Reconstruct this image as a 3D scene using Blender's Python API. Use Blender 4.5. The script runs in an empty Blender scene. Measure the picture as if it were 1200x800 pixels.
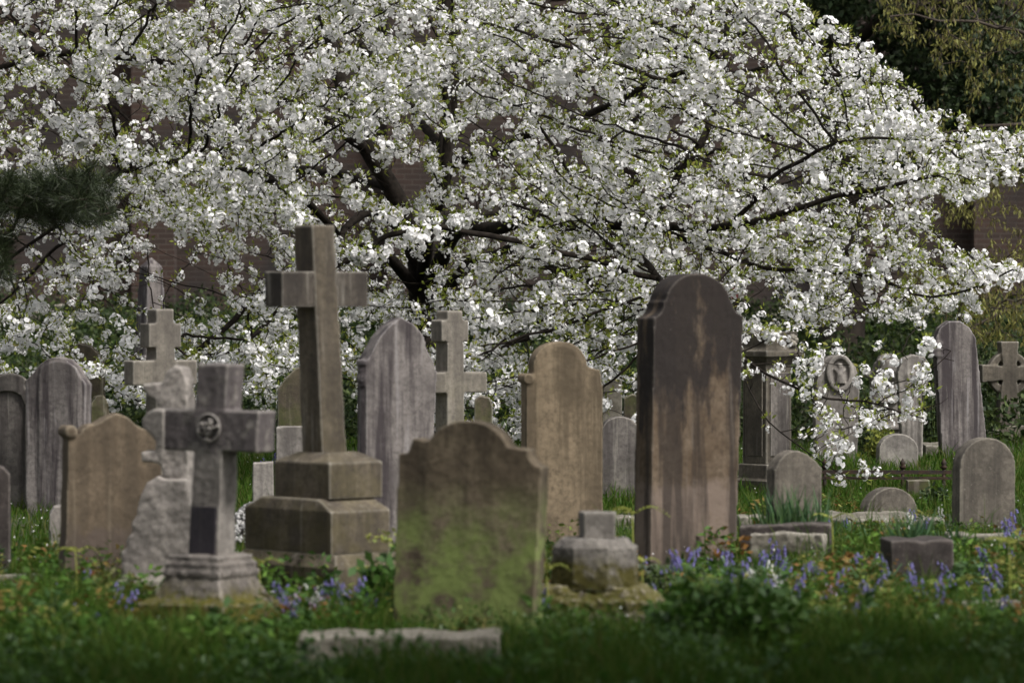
import bpy, bmesh, math, random
import numpy as np
from mathutils import Vector, Matrix, noise as mn

random.seed(7); rng = np.random.default_rng(7)
R = math.radians
SC = bpy.context.scene
COL = SC.collection

# ------------------------------------------------------------------ camera
F, H, HY = 4500.0, 1.5, 343.0
cam = bpy.data.cameras.new('camera'); cam.lens = 135; cam.sensor_width = 36
cam.clip_start = .1; cam.clip_end = 500
cam.dof.use_dof = True; cam.dof.focus_distance = 31.0; cam.dof.aperture_fstop = 3.2; cam.dof.aperture_blades = 8
camo = bpy.data.objects.new('camera', cam); COL.objects.link(camo)
camo.location = (0, 0, H); camo.rotation_euler = (R(90) - math.atan((400 - HY) / F), 0, 0)
SC.camera = camo

# ------------------------------------------------------------------ light
SUN_EL, SUN_AZ = 54, 132       # azimuth measured clockwise from +Y: behind the camera, to the right
w = bpy.data.worlds.new('World'); SC.world = w; w.use_nodes = True
nt = w.node_tree; bg = nt.nodes['Background']
sky = nt.nodes.new('ShaderNodeTexSky'); sky.sky_type = 'NISHITA'; sky.sun_disc = False
sky.sun_elevation = R(SUN_EL); sky.sun_rotation = R(SUN_AZ); sky.air_density = 1.0; sky.dust_density = 4.0; sky.ozone_density = 1.0
hsv = nt.nodes.new('ShaderNodeHueSaturation'); hsv.inputs['Saturation'].default_value = .25
nt.links.new(sky.outputs[0], hsv.inputs['Color']); nt.links.new(hsv.outputs[0], bg.inputs[0]); bg.inputs[1].default_value = 0.07
sl = bpy.data.lights.new('sun', 'SUN'); sl.energy = 1.5; sl.angle = R(12); sl.color = (1, .97, .93)
so = bpy.data.objects.new('sun', sl); COL.objects.link(so)
sd = Vector((math.sin(R(SUN_AZ)) * math.cos(R(SUN_EL)), math.cos(R(SUN_AZ)) * math.cos(R(SUN_EL)), math.sin(R(SUN_EL))))
so.rotation_euler = sd.to_track_quat('Z', 'Y').to_euler(); so.location = (6, -6, 12)
SC.view_settings.view_transform = 'Standard'; SC.view_settings.look = 'None'
SC.view_settings.exposure = 1.36; SC.view_settings.gamma = 1
SC.render.engine = 'CYCLES'
SC.cycles.max_bounces = 6; SC.cycles.transparent_max_bounces = 4

# ------------------------------------------------------------------ helpers
def sstep(t):
    t = min(1, max(0, t)); return t * t * (3 - 2 * t)
def ground(x, y):
    z = 1.05 * sstep((y - 36) / 18.0)
    z += .05 * mn.noise(Vector((x * .35, y * .35, 0))) + .02 * mn.noise(Vector((x * 1.3, y * 1.3, 3)))
    return z
def PT(px, py, d): return Vector(((px - 600) * d / F, d, H - (py - HY) * d / F))

def tag(o, label=None, cat=None, group=None, kind=None):
    if label: o['label'] = label
    if cat: o['category'] = cat
    if group: o['group'] = group
    if kind: o['kind'] = kind
    return o
def empty(name, loc=(0, 0, 0), rz=0):
    o = bpy.data.objects.new(name, None); COL.objects.link(o); o.location = loc; o.rotation_euler = (0, 0, rz)
    o.empty_display_size = .1
    return o
def link(name, bm, mat, parent=None, smooth=True):
    bmesh.ops.recalc_face_normals(bm, faces=bm.faces[:])
    me = bpy.data.meshes.new(name); bm.to_mesh(me); bm.free()
    for m in (mat if isinstance(mat, (list, tuple)) else [mat]): me.materials.append(m)
    if smooth: me.polygons.foreach_set('use_smooth', [True] * len(me.polygons))
    o = bpy.data.objects.new(name, me); COL.objects.link(o); o.parent = parent
    return o
TEX = {}
def ctex(size):
    if size not in TEX:
        t = bpy.data.textures.new('clouds', 'CLOUDS'); t.noise_scale = size; t.noise_depth = 3; TEX[size] = t
    return TEX[size]
def weather(o, voxel=.008, big=.010, small=.004, bsize=.16, ssize=.03, soft=0):
    m = o.modifiers.new('remesh', 'REMESH'); m.mode = 'VOXEL'; m.voxel_size = voxel; m.use_smooth_shade = True
    if soft: q = o.modifiers.new('smooth', 'SMOOTH'); q.iterations = soft; q.factor = .6
    for s, st in ((bsize, big), (ssize, small)):
        if st:
            d = o.modifiers.new('displace', 'DISPLACE'); d.texture = ctex(s); d.strength = st; d.mid_level = .5
            d.texture_coords = 'GLOBAL'
    return o

def box(bm, c, s, rz=0, taper=1.0):
    hx, hy, hz = s[0] / 2, s[1] / 2, s[2] / 2
    vs = []
    for dz in (-1, 1):
        k = taper if dz > 0 else 1
        for dx, dy in ((-1, -1), (1, -1), (1, 1), (-1, 1)):
            v = Vector((dx * hx * k, dy * hy * k, 0)); v.rotate(Matrix.Rotation(rz, 3, 'Z'))
            vs.append(bm.verts.new((c[0] + v.x, c[1] + v.y, c[2] + dz * hz)))
    a = vs
    for f in ((0, 1, 2, 3), (4, 5, 6, 7), (0, 1, 5, 4), (1, 2, 6, 5), (2, 3, 7, 6), (3, 0, 4, 7)):
        bm.faces.new([a[i] for i in f])
def frus(bm, c, z0, z1, w0, d0, w1, d1, c1=None):
    c1 = c1 or c; vs = []
    for (cx, cy), z, wx, dy in ((c, z0, w0, d0), (c1, z1, w1, d1)):
        for sx, sy in ((-1, -1), (1, -1), (1, 1), (-1, 1)):
            vs.append(bm.verts.new((cx + sx * wx / 2, cy + sy * dy / 2, z)))
    for f in ((0, 1, 2, 3), (4, 5, 6, 7), (0, 1, 5, 4), (1, 2, 6, 5), (2, 3, 7, 6), (3, 0, 4, 7)):
        bm.faces.new([vs[i] for i in f])
def slab(bm, pts, y0, y1, yoff=None):
    """prism from an outline in x,z between y0 and y1"""
    a = [bm.verts.new((p[0], y0, p[1])) for p in pts]; b = [bm.verts.new((p[0], y1, p[1])) for p in pts]
    bm.faces.new(a); bm.faces.new(b[::-1]); n = len(pts)
    for i in range(n): bm.faces.new((a[i], a[(i + 1) % n], b[(i + 1) % n], b[i]))
def tube(bm, pts, rad, n=8, cap=True):
    rings = []
    for i, p in enumerate(pts):
        p = Vector(p); q = Vector(pts[min(i + 1, len(pts) - 1)]); r_ = Vector(pts[max(i - 1, 0)])
        t = (q - r_).normalized(); u = t.orthogonal() if i == 0 else (u - t * u.dot(t))
        u.normalize(); v = t.cross(u); rr = rad[i] if isinstance(rad, (list, tuple)) else rad
        rings.append([bm.verts.new(p + rr * (math.cos(2 * math.pi * k / n) * u + math.sin(2 * math.pi * k / n) * v)) for k in range(n)])
    for a, b in zip(rings, rings[1:]):
        for k in range(n): bm.faces.new((a[k], a[(k + 1) % n], b[(k + 1) % n], b[k]))
    if cap: bm.faces.new(rings[0][::-1]); bm.faces.new(rings[-1])
def arc(cx, cy, rx, ry, a0, a1, n=12):
    return [(cx + rx * math.cos(R(a0 + (a1 - a0) * i / n)), cy - ry * math.sin(R(a0 + (a1 - a0) * i / n))) for i in range(n + 1)]
def arch(x0, x1, yb, yt, n=16):
    return arc((x0 + x1) / 2, yb, (x1 - x0) / 2, yb - yt, 180, 0, n)

# ------------------------------------------------------------------ materials
def nodes(m):
    m.use_nodes = True; t = m.node_tree; return t, t.nodes, t.links
def ramp(N, L, src, p0, p1, c0=(0, 0, 0, 1), c1=(1, 1, 1, 1)):
    r = N.new('ShaderNodeValToRGB'); r.color_ramp.elements[0].position = p0; r.color_ramp.elements[1].position = p1
    r.color_ramp.elements[0].color = c0; r.color_ramp.elements[1].color = c1; L.new(src, r.inputs[0]); return r.outputs[0]
def mix(N, L, fac, a, b, mode='MIX'):
    m = N.new('ShaderNodeMix'); m.data_type = 'RGBA'; m.blend_type = mode
    if isinstance(fac, (int, float)): m.inputs[0].default_value = fac
    else: L.new(fac, m.inputs[0])
    for s, i in ((a, 6), (b, 7)):
        if isinstance(s, tuple): m.inputs[i].default_value = (*s[:3], 1)
        else: L.new(s, m.inputs[i])
    return m.outputs[2]
def math_(N, L, op, a, b):
    m = N.new('ShaderNodeMath'); m.operation = 'ADD' if op == 'ADDX' else op
    if op == 'MULTIPLY_ADD':
        m.inputs[1].default_value = 3.2; m.inputs[2].default_value = -1.45; L.new(a, m.inputs[0]); return m.outputs[0]
    for s, i in ((a, 0), (b, 1)):
        if isinstance(s, (int, float)): m.inputs[i].default_value = s
        else: L.new(s, m.inputs[i])
    m.use_clamp = op not in ('SUBTRACT', 'ADD')
    return m.outputs[0]
def srgb(r, g, b):
    return tuple(((c / 255) / 12.92 if c / 255 < .04045 else ((c / 255 + .055) / 1.055) ** 2.4) for c in (r, g, b))

def stone(name, base, base2, dark=(.03, .026, .026), streak=.5, soot=None, lichen=.3, pale=(.5, .47, .42), moss=None,
          mosscol=(.07, .09, .015), patches=None, scale=1.0, bump=.6, edge=.38):
    """weathered stone. soot=(z0,z1,amount): black crust above; moss=(z0,z1,amount): algae below z0; patches: list of (colour, noise scale, threshold, z0, z1)"""
    K = .80; base, base2, dark, pale = ((q[0] * K, q[1] * K * .985, q[2] * K * .93) for q in (base, base2, dark, pale))
    m = bpy.data.materials.new(name); t, N, L = nodes(m); B = N['Principled BSDF']
    tc = N.new('ShaderNodeTexCoord'); oi = N.new('ShaderNodeObjectInfo')
    off = N.new('ShaderNodeVectorMath'); off.operation = 'SCALE'; off.inputs[0].default_value = (37, 11, 23)
    L.new(oi.outputs['Random'], off.inputs['Scale'])
    ad = N.new('ShaderNodeVectorMath'); ad.operation = 'ADD'; L.new(tc.outputs['Object'], ad.inputs[0]); L.new(off.outputs[0], ad.inputs[1])
    P = ad.outputs[0]
    sep = N.new('ShaderNodeSeparateXYZ'); L.new(tc.outputs['Object'], sep.inputs[0]); Z = sep.outputs[2]
    def nz(sc, det=6, rough=.6, st=None, dist=0):
        n = N.new('ShaderNodeTexNoise'); n.inputs['Scale'].default_value = sc; n.inputs['Detail'].default_value = det
        n.inputs['Roughness'].default_value = rough; n.inputs['Distortion'].default_value = dist
        if st:
            mp = N.new('ShaderNodeMapping'); mp.inputs['Scale'].default_value = tuple(v * (sc if sc > 1.5 else 1) for v in st); L.new(P, mp.inputs[0]); L.new(mp.outputs[0], n.inputs[0])
        else: L.new(P, n.inputs[0])
        return n.outputs[0]
    def zr(z0, z1):
        mr = N.new('ShaderNodeMapRange'); mr.interpolation_type = 'SMOOTHSTEP'; L.new(Z, mr.inputs[0])
        mr.inputs[1].default_value = z0; mr.inputs[2].default_value = z1; return mr.outputs[0]
    c = mix(N, L, ramp(N, L, nz(3.6 * scale, 9, .68), .40, .60), tuple(v * 1.08 for v in base), tuple(v * .86 for v in base2))
    c = mix(N, L, ramp(N, L, nz(34 * scale, 6, .7), .45, .75), c, tuple(x * .55 for x in base2))
    for col, sc, th, z0, z1 in (patches or []):
        q = math_(N, L, 'MULTIPLY', math_(N, L, 'MULTIPLY_ADD', nz(sc, 6, .6, (1, 1, .8), .5), 0), .5); N[q.node.name].use_clamp = False
        f = ramp(N, L, math_(N, L, 'ADD', q, zr(z0, z1)), th - .08, th + .24); f = math_(N, L, 'MULTIPLY', f, .9); c = mix(N, L, f, c, tuple(v * K for v in col))
    if streak:
        f = ramp(N, L, nz(1, 7, .6, (10 * scale, 10 * scale, .7)), .44, .57)
        f = math_(N, L, 'MULTIPLY', f, streak); c = mix(N, L, f, c, dark)
        f = ramp(N, L, nz(1, 5, .6, (21 * scale, 21 * scale, 1.1)), .58, .74)
        f = math_(N, L, 'MULTIPLY', f, .65 * streak); c = mix(N, L, f, c, pale)
    if soot:
        f = math_(N, L, 'ADDX', zr(soot[0], soot[1]), math_(N, L, 'MULTIPLY_ADD', nz(1, 9, .7, (7, 7, 2)), 0))
        f = ramp(N, L, f, .62, 1.0); f = math_(N, L, 'MULTIPLY', f, soot[2]); c = mix(N, L, f, c, dark)
    if lichen:
        f = ramp(N, L, nz(17, 8, .75), .66 - .05 * lichen, .76); f = math_(N, L, 'MULTIPLY', f, .6); c = mix(N, L, f, c, pale)
        if lichen > .45: f = ramp(N, L, nz(48, 8, .7), .66 - .05 * lichen, .80); c = mix(N, L, f, c, pale)
    if moss:
        mr = N.new('ShaderNodeMapRange'); mr.interpolation_type = 'SMOOTHSTEP'; L.new(Z, mr.inputs[0])
        mr.inputs[1].default_value = moss[1]; mr.inputs[2].default_value = moss[0]
        f = math_(N, L, 'MULTIPLY', mr.outputs[0], ramp(N, L, nz(6, 8, .7), .40, .60)); f = math_(N, L, 'MULTIPLY', f, moss[2])
        c = mix(N, L, f, c, mosscol)
    ge = N.new('ShaderNodeNewGeometry'); pf = ramp(N, L, ge.outputs['Pointiness'], .515, .58); pf = math_(N, L, 'MULTIPLY', pf, edge)
    c = mix(N, L, pf, c, tuple(min(.6, v * 1.25 + .04) for v in pale))
    L.new(c, B.inputs['Base Color']); B.inputs['Roughness'].default_value = .9
    B.inputs['Specular IOR Level'].default_value = .25
    h = math_(N, L, 'ADD', nz(40, 8, .75), math_(N, L, 'MULTIPLY', nz(140, 4, .6), .5))
    b = N.new('ShaderNodeBump'); b.inputs['Strength'].default_value = bump; b.inputs['Distance'].default_value = .006
    L.new(h, b.inputs['Height']); L.new(b.outputs[0], B.inputs['Normal'])
    return m
def plain(name, col, rough=.8, spec=.3, var=.0, transl=0, stops=None, noise=None):
    """stops: list of colours picked per leaf"""
    m = bpy.data.materials.new(name); t, N, L = nodes(m); B = N['Principled BSDF']
    B.inputs['Roughness'].default_value = rough; B.inputs['Specular IOR Level'].default_value = spec
    src = None
    if stops:
        g = N.new('ShaderNodeNewGeometry'); r = N.new('ShaderNodeValToRGB'); r.color_ramp.interpolation = 'LINEAR'
        L.new(g.outputs['Random Per Island'], r.inputs[0]); e = r.color_ramp.elements
        while len(e) < len(stops): e.new(.5)
        for i, s in enumerate(stops): e[i].position = i / (len(stops) - 1); e[i].color = (*s, 1)
        src = r.outputs[0]
    if noise:
        tc = N.new('ShaderNodeTexCoord'); n = N.new('ShaderNodeTexNoise'); n.inputs['Scale'].default_value = noise[0]; n.inputs['Detail'].default_value = 8
        L.new(tc.outputs['Object'], n.inputs[0]); f = ramp(N, L, n.outputs[0], .35, .65)
        src = mix(N, L, f, src or col, noise[1])
        b = N.new('ShaderNodeBump'); b.inputs['Strength'].default_value = .5; b.inputs['Distance'].default_value = .01
        L.new(n.outputs[0], b.inputs['Height']); L.new(b.outputs[0], B.inputs['Normal'])
    if src: L.new(src, B.inputs['Base Color'])
    else: B.inputs['Base Color'].default_value = (*col, 1)
    if transl:
        tr = N.new('ShaderNodeBsdfTranslucent'); ms = N.new('ShaderNodeMixShader'); ms.inputs[0].default_value = transl
        if src: L.new(src, tr.inputs[0])
        else: tr.inputs[0].default_value = (*col, 1)
        L.new(B.outputs[0], ms.inputs[1]); L.new(tr.outputs[0], ms.inputs[2]); L.new(ms.outputs[0], N['Material Output'].inputs[0])
    return m

M = {}
M['grey'] = stone('grey_limestone', (.22, .20, .19), (.15, .135, .13), dark=(.06, .052, .053), streak=.75, lichen=.3, moss=(.0, .35, .3))
M['palegrey'] = stone('pale_limestone', (.34, .315, .30), (.24, .22, .21), dark=(.10, .09, .09), streak=.6, lichen=.5, pale=(.55, .52, .48))
M['streaky'] = stone('streaky_grey_stone', (.27, .245, .24), (.19, .17, .17), dark=(.065, .055, .06), streak=1.0, lichen=.1, pale=(.40, .38, .40))
M['crossgrey'] = stone('smooth_grey_stone', (.26, .235, .205), (.20, .18, .16), dark=(.09, .08, .075), streak=.45, lichen=.1, moss=(.3, 1.2, .3), mosscol=(.15, .14, .05))
M['tall'] = stone('cross_stone', (.155, .130, .098), (.108, .09, .07), dark=(.05, .042, .038), streak=.55, lichen=.25, moss=(.1, 1.3, .35), mosscol=(.10, .085, .025))
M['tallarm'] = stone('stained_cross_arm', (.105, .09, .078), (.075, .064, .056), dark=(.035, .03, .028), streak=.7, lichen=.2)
M['front'] = stone('lichened_cross_stone', (.32, .295, .28), (.21, .19, .18), dark=(.055, .048, .05), streak=.5, lichen=1.2, pale=(.42, .40, .37), patches=[((.12, .102, .102), 4, .92, .6, .85)])
M['pedestal'] = stone('lichened_pedestal_stone', (.24, .215, .20), (.13, .115, .11), streak=.3, lichen=1.6, pale=(.46, .43, .40), moss=(.02, .26, 1.6), mosscol=(.075, .065, .008), patches=[((.075, .07, .008), 5, .98, .26, .10)])
M['rock'] = stone('pale_rock', (.33, .30, .285), (.22, .20, .19), dark=(.09, .08, .08), streak=.2, lichen=1.3, pale=(.52, .49, .46), moss=(.0, .2, .5))
M['mossy'] = stone('algae_stone', (.200, .162, .115), (.135, .105, .074), dark=(.040, .031, .022), streak=.55, lichen=.3, pale=(.26, .22, .16),
                   soot=(.45, 1.1, .7), moss=(.16, .72, 1.6), mosscol=(.165, .205, .062))
M['sand'] = stone('brown_sandstone', (.20, .155, .112), (.15, .115, .082), dark=(.06, .048, .036), streak=.45, lichen=.6, pale=(.34, .29, .22),
                  patches=[((.115, .088, .072), 4, .62, .42, .22), ((.26, .21, .15), 3, 1.22, .0, .1)])
M['tan'] = stone('tan_stone', (.27, .21, .145), (.205, .16, .11), dark=(.085, .066, .045), streak=.7, lichen=.1, pale=(.42, .34, .24), soot=(.95, 1.3, .45))
M['sooty'] = stone('soot_blackened_slab', (.185, .142, .105), (.13, .092, .062), dark=(.026, .021, .020), streak=.75, lichen=.3, pale=(.24, .21, .19), soot=(.28, 1.25, .95),
                   patches=[((.165, .10, .055), 2.6, 1.13, 1.05, .60), ((.17, .155, .145), 4.5, 1.14, 1.1, .60), ((.215, .165, .132), 3.2, .68, .55, .34), ((.26, .135, .08), 4, 1.14, .36, .20)])
M['darkped'] = stone('dark_pedestal_stone', (.16, .14, .115), (.11, .095, .08), dark=(.045, .04, .035), streak=.5, lichen=.2)
M['brown'] = stone('brown_weathered_stone', (.14, .115, .085), (.10, .082, .062), dark=(.04, .035, .028), streak=.5, lichen=.2, moss=(.3, 1.2, .5))
M['small'] = stone('spotted_grey_stone', (.19, .168, .145), (.13, .115, .10), dark=(.05, .044, .04), streak=.55, lichen=1.0, pale=(.38, .35, .30))
M['mottled'] = stone('black_and_white_stone', (.34, .32, .30), (.26, .24, .23), dark=(.05, .045, .045), streak=.3, lichen=1.2, patches=[((.06, .05, .052), 6, 1.08, -1, -.9)])
M['block'] = stone('dark_mottled_block', (.075, .062, .06), (.05, .042, .04), streak=.2, lichen=1.5, pale=(.26, .23, .21))
M['slabs'] = stone('pale_kerb_stone', (.28, .26, .225), (.17, .155, .13), dark=(.1, .09, .08), streak=.1, lichen=1.0, pale=(.5, .47, .43))
M['mossrock'] = stone('moss_covered_rock', (.22, .19, .15), (.13, .11, .085), streak=.1, lichen=1.2, pale=(.40, .36, .31), patches=[((.085, .078, .010), 6, .92, .0, .1)])
M['drum'] = stone('white_drum_stone', (.27, .25, .235), (.18, .165, .155), dark=(.1, .09, .09), streak=.3, lichen=1.0, moss=(.22, .36, 2.0), mosscol=(.055, .048, .010), patches=[((.055, .048, .008), 4, .9, .36, .22)])
M['slate'] = stone('dark_slate', (.050, .043, .055), (.038, .034, .042), streak=.1, lichen=0, bump=.2, edge=0)
M['iron'] = plain('rusty_iron', (.02, .016, .014), .7, noise=(30, (.045, .025, .015)))
M['bark'] = plain('cherry_bark', (.010, .008, .0065), .95, .1, noise=(22, (.026, .021, .017)))
M['bark2'] = plain('brown_bark', (.035, .027, .021), .9, noise=(10, (.06, .047, .036)))
M['petal'] = plain('white_petals', None, .8, .05, transl=.38, stops=[(.89, .88, .87), (.92, .91, .91), (.93, .92, .92), (.90, .89, .86)])
M['leaf'] = plain('young_leaves', None, .5, .3, transl=.4, stops=[(.18, .23, .03), (.28, .33, .05), (.14, .18, .025), (.30, .28, .07)])
M['hang'] = plain('drooping_leaves', None, .6, .3, transl=.35, stops=[(.20, .18, .05), (.26, .26, .07), (.15, .15, .04), (.13, .10, .05)])
M['ever'] = plain('evergreen_leaves', None, .5, .3, transl=.1, stops=[(.016, .030, .012), (.035, .055, .020), (.022, .040, .014), (.06, .075, .03)])
M['pine'] = plain('pine_needles', None, .5, .3, transl=.1, stops=[(.014, .022, .008), (.026, .036, .013), (.020, .030, .010)])
M['grass'] = plain('grass_blades', None, .7, .1, transl=.35, stops=[(.032, .078, .007), (.052, .110, .012), (.026, .064, .007), (.078, .125, .018), (.11, .11, .035)])
M['bank'] = plain('bank_plants', None, .6, .25, transl=.25, stops=[(.008, .018, .005), (.022, .040, .009), (.013, .027, .006), (.08, .11, .03), (.04, .05, .03)])
M['weed'] = plain('weed_leaves', None, .6, .25, transl=.3, stops=[(.05, .09, .02), (.09, .14, .03), (.15, .15, .04), (.06, .12, .035), (.17, .10, .03), (.10, .12, .035), (.16, .05, .02)])
M['broad'] = plain('broad_leaves', None, .45, .4, transl=.25, stops=[(.030, .080, .010), (.06, .125, .018), (.04, .095, .014)])
M['frond'] = plain('fresh_fronds', None, .6, .25, transl=.3, stops=[(.22, .26, .05), (.30, .31, .07), (.17, .22, .05)])
M['spear'] = plain('spear_leaves', None, .5, .35, transl=.2, stops=[(.045, .12, .05), (.07, .12, .05), (.06, .12, .03)])
M['blue'] = plain('bluebell_petals', None, .6, .2, transl=.3, stops=[(.11, .09, .28), (.16, .14, .36), (.22, .20, .44)])
M['pink'] = plain('pinkish_petals', None, .6, .2, transl=.3, stops=[(.45, .33, .50), (.55, .45, .60)])
M['white'] = plain('white_bell_petals', None, .6, .2, transl=.3, stops=[(.70, .68, .66), (.8, .8, .78)])
M['stem'] = plain('green_stem', (.09, .13, .03), .6)
M['orange'] = plain('orange_petals', (.75, .30, .05), .6)
M['red'] = plain('red_paint', (.30, .03, .03), .6, noise=(8, (.22, .03, .025)))

def brick_mat():
    m = bpy.data.materials.new('old_brick'); t, N, L = nodes(m); B = N['Principled BSDF']
    tc = N.new('ShaderNodeTexCoord'); sp = N.new('ShaderNodeSeparateXYZ'); L.new(tc.outputs['Object'], sp.inputs[0])
    sm = math_(N, L, 'ADD', sp.outputs[0], sp.outputs[1]); N[sm.node.name].use_clamp = False
    cb = N.new('ShaderNodeCombineXYZ'); L.new(sm, cb.inputs[0]); L.new(sp.outputs[2], cb.inputs[1])
    b = N.new('ShaderNodeTexBrick'); L.new(cb.outputs[0], b.inputs[0]); b.inputs['Scale'].default_value = 1
    b.inputs['Brick Width'].default_value = .23; b.inputs['Row Height'].default_value = .078; b.inputs['Mortar Size'].default_value = .009
    b.inputs['Color1'].default_value = (.048, .025, .017, 1); b.inputs['Color2'].default_value = (.030, .018, .013, 1); b.inputs['Mortar'].default_value = (.060, .045, .036, 1)
    n = N.new('ShaderNodeTexNoise'); n.inputs['Scale'].default_value = .8; n.inputs['Detail'].default_value = 8; L.new(tc.outputs['Object'], n.inputs[0])
    c = mix(N, L, ramp(N, L, n.outputs[0], .4, .7), b.outputs[0], (.016, .013, .012))
    L.new(c, B.inputs['Base Color']); B.inputs['Roughness'].default_value = .9
    bu = N.new('ShaderNodeBump'); bu.inputs['Strength'].default_value = .6; bu.inputs['Distance'].default_value = .01; bu.invert = True
    L.new(b.outputs['Fac'], bu.inputs['Height']); L.new(bu.outputs[0], B.inputs['Normal'])
    return m
M['brick'] = brick_mat()
def soil_mat():
    m = bpy.data.materials.new('ground_soil'); t, N, L = nodes(m); B = N['Principled BSDF']
    tc = N.new('ShaderNodeTexCoord'); n = N.new('ShaderNodeTexNoise'); n.inputs['Scale'].default_value = 2.5; n.inputs['Detail'].default_value = 10
    L.new(tc.outputs['Object'], n.inputs[0]); c = mix(N, L, ramp(N, L, n.outputs[0], .4, .6), (.022, .035, .010), (.035, .028, .016))
    L.new(c, B.inputs['Base Color']); B.inputs['Roughness'].default_value = .95
    return m
M['soil'] = soil_mat()

# ------------------------------------------------------------------ the ground: one sheet reaching far out
def build_ground():
    bm = bmesh.new()
    xs = [-200, -80, -40, -20] + list(np.arange(-12, 12.01, .4)) + [20, 40, 80, 200]
    ys = [-60, -20, 0, 6] + list(np.arange(10, 58.01, .5)) + [80, 140, 300]
    g = [[bm.verts.new((x, y, ground(x, y))) for x in xs] for y in ys]
    for j in range(len(ys) - 1):
        for i in range(len(xs) - 1): bm.faces.new((g[j][i], g[j][i + 1], g[j + 1][i + 1], g[j + 1][i]))
    o = link('ground', bm, M['soil']); tag(o, 'grassy churchyard ground rising to a bank before the brick building', 'ground', kind='structure')
build_ground()

# ------------------------------------------------------------------ brick building behind
def building():
    t = empty('brick_building', (0, 56, .8)); tag(t, 'long dark red brick building standing across the back of the churchyard', 'building')
    bm = bmesh.new(); box(bm, (0, 3, 5.4), (44, 6, 11.2)); link('wall', bm, M['brick'], t, False)
    for x in (-17.5, -13.2, -8.9, -5.2, -1.5, 2.2, 5.05, 7.0, 10.4, 14.6, 18.8):
        bm = bmesh.new(); box(bm, (x, -.2, 4.4), (.62, .4, 9.2)); frus(bm, (x, -.2), 9.0, 9.5, .62, .4, .62, .05); link('buttress', bm, M['brick'], t, False)
    bm = bmesh.new(); box(bm, (0, -.06, .35), (44, .13, .14)); link('plinth', bm, M['brown'], t, False)
    bm = bmesh.new(); box(bm, (0, -.07, 11.1), (44.4, .5, .2)); link('coping', bm, M['grey'], t, False)
building()

# ------------------------------------------------------------------ stones
GS = 'gravestones standing in the churchyard'
def place(cx, d, yaw=0, name='headstone'):
    x = (cx - 600) * d / F
    return x, ground(x, d)
def hs(pts, d, label, mat, thick=.10, yaw=0, cat='headstone', name='headstone', voxel=.009, big=.008, small=.004, extra=None, group=GS, lean=0):
    """headstone: pts is the outline of its face (read off at 1200x800) from bottom left round to bottom right"""
    xs = [p[0] for p in pts]; cx = (min(xs) + max(xs)) / 2; x0, g = place(cx, d); s = d / F; c = math.cos(R(yaw))
    loc = [((p[0] - cx) * s / c, H - (p[1] - HY) * s - g) for p in pts]
    loc[0] = (loc[0][0], -.2); loc[-1] = (loc[-1][0], -.2)
    bm = bmesh.new(); slab(bm, loc, 0, thick)
    def W(px, py): return ((px - cx) * s / c, H - (py - HY) * s - g)
    if extra: extra(bm, W, thick)
    o = link(name, bm, mat); o.location = (x0, d, g); o.rotation_euler = (R(lean), 0, R(yaw)); weather(o, voxel, big, small)
    return tag(o, label, cat, group)
def rim(bm, outer, inner, y0, y1):
    """a raised border: quads between two outlines of equal length"""
    n = len(outer)
    a = [[bm.verts.new((p[0], y, p[1])) for p in pl] for pl in (outer, inner) for y in (y0, y1)]
    for i in range(n - 1):
        bm.faces.new((a[0][i], a[0][i + 1], a[2][i + 1], a[2][i])); bm.faces.new((a[1][i], a[1][i + 1], a[3][i + 1], a[3][i]))
        bm.faces.new((a[0][i], a[0][i + 1], a[1][i + 1], a[1][i])); bm.faces.new((a[2][i], a[2][i + 1], a[3][i + 1], a[3][i]))
    for i in (0, n - 1): bm.faces.new((a[0][i], a[1][i], a[3][i], a[2][i]))

# front, mossy headstone
hs([(456, 745), (466, 533), (477, 531), (483, 514), (499, 517)] + arc(547, 527, 47, 34, 165, 12, 16) + [(597, 524), (617, 525)] + arc(636, 527, 18, 19, 180, 262, 6) + [(634, 546), (622, 745)],
   16.8, 'brown round topped headstone with bright green algae, nearest the front slab', M['mossy'], .11, -20, voxel=.008)
# tall dark slab
hs([(760, 665), (768, 371)] + arc(768, 353, 12, 18, 270, 360, 6) + arch(782, 860, 356, 320, 18) + arc(876, 352, 14, 17, 180, 265, 6) + [(876, 371), (862, 665)],
   21.0, 'tall soot blackened headstone with round head and orange brown lower half', M['sooty'], .20, 26, voxel=.009, lean=-1)
# tan one
def tan_extra(bm, W, t):
    a, b = W(686.5, 436), W(686.5, 436)
    x, z = W(622, 441); tube(bm, [(x - .015, -.01, z - .012), (x - .015, t + .01, z - .012)], .032, 12)
    pts_o = [W(629, 660), W(629, 440)] + [W(*p) for p in arch(629, 684, 434, 404, 12)] + [W(684, 440), W(684, 660)]
    slab(bm, [(p[0], max(p[1], -.2)) for p in pts_o], -.008, .02)
hs([(617, 650), (617, 448), (626, 442), (625, 433)] + arch(625, 689, 430, 400, 16)[1:] + [(690, 430), (704, 434), (707, 455), (707, 650)],
   22.7, 'tall tan sandstone headstone with round head, between mossy stone and blackened slab', M['tan'], .12, 17, extra=tan_extra)
# streaky gothic one
def col_extra(bm, W, t):
    for y, r_ in ((424, .045), (434, .036), (443, .042), (449, .036)):
        x, z = W(430, y); tube(bm, [(x, .04, z - .015), (x, .04, z + .015)], r_, 12)
    x, z = W(430, 455); tube(bm, [(x, .04, -.2), (x, .04, z + .02)], .026, 10)
hs([(428, 640), (430, 425), (436, 412), (446, 394), (456, 382), (470, 372), (484, 379), (494, 390), (499, 401), (500, 408), (508, 424), (512, 437), (509, 500), (507, 640)],
   22.3, 'tall streaked grey headstone with pointed head and ringed side column', M['streaky'], .14, 24, extra=col_extra)
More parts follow.
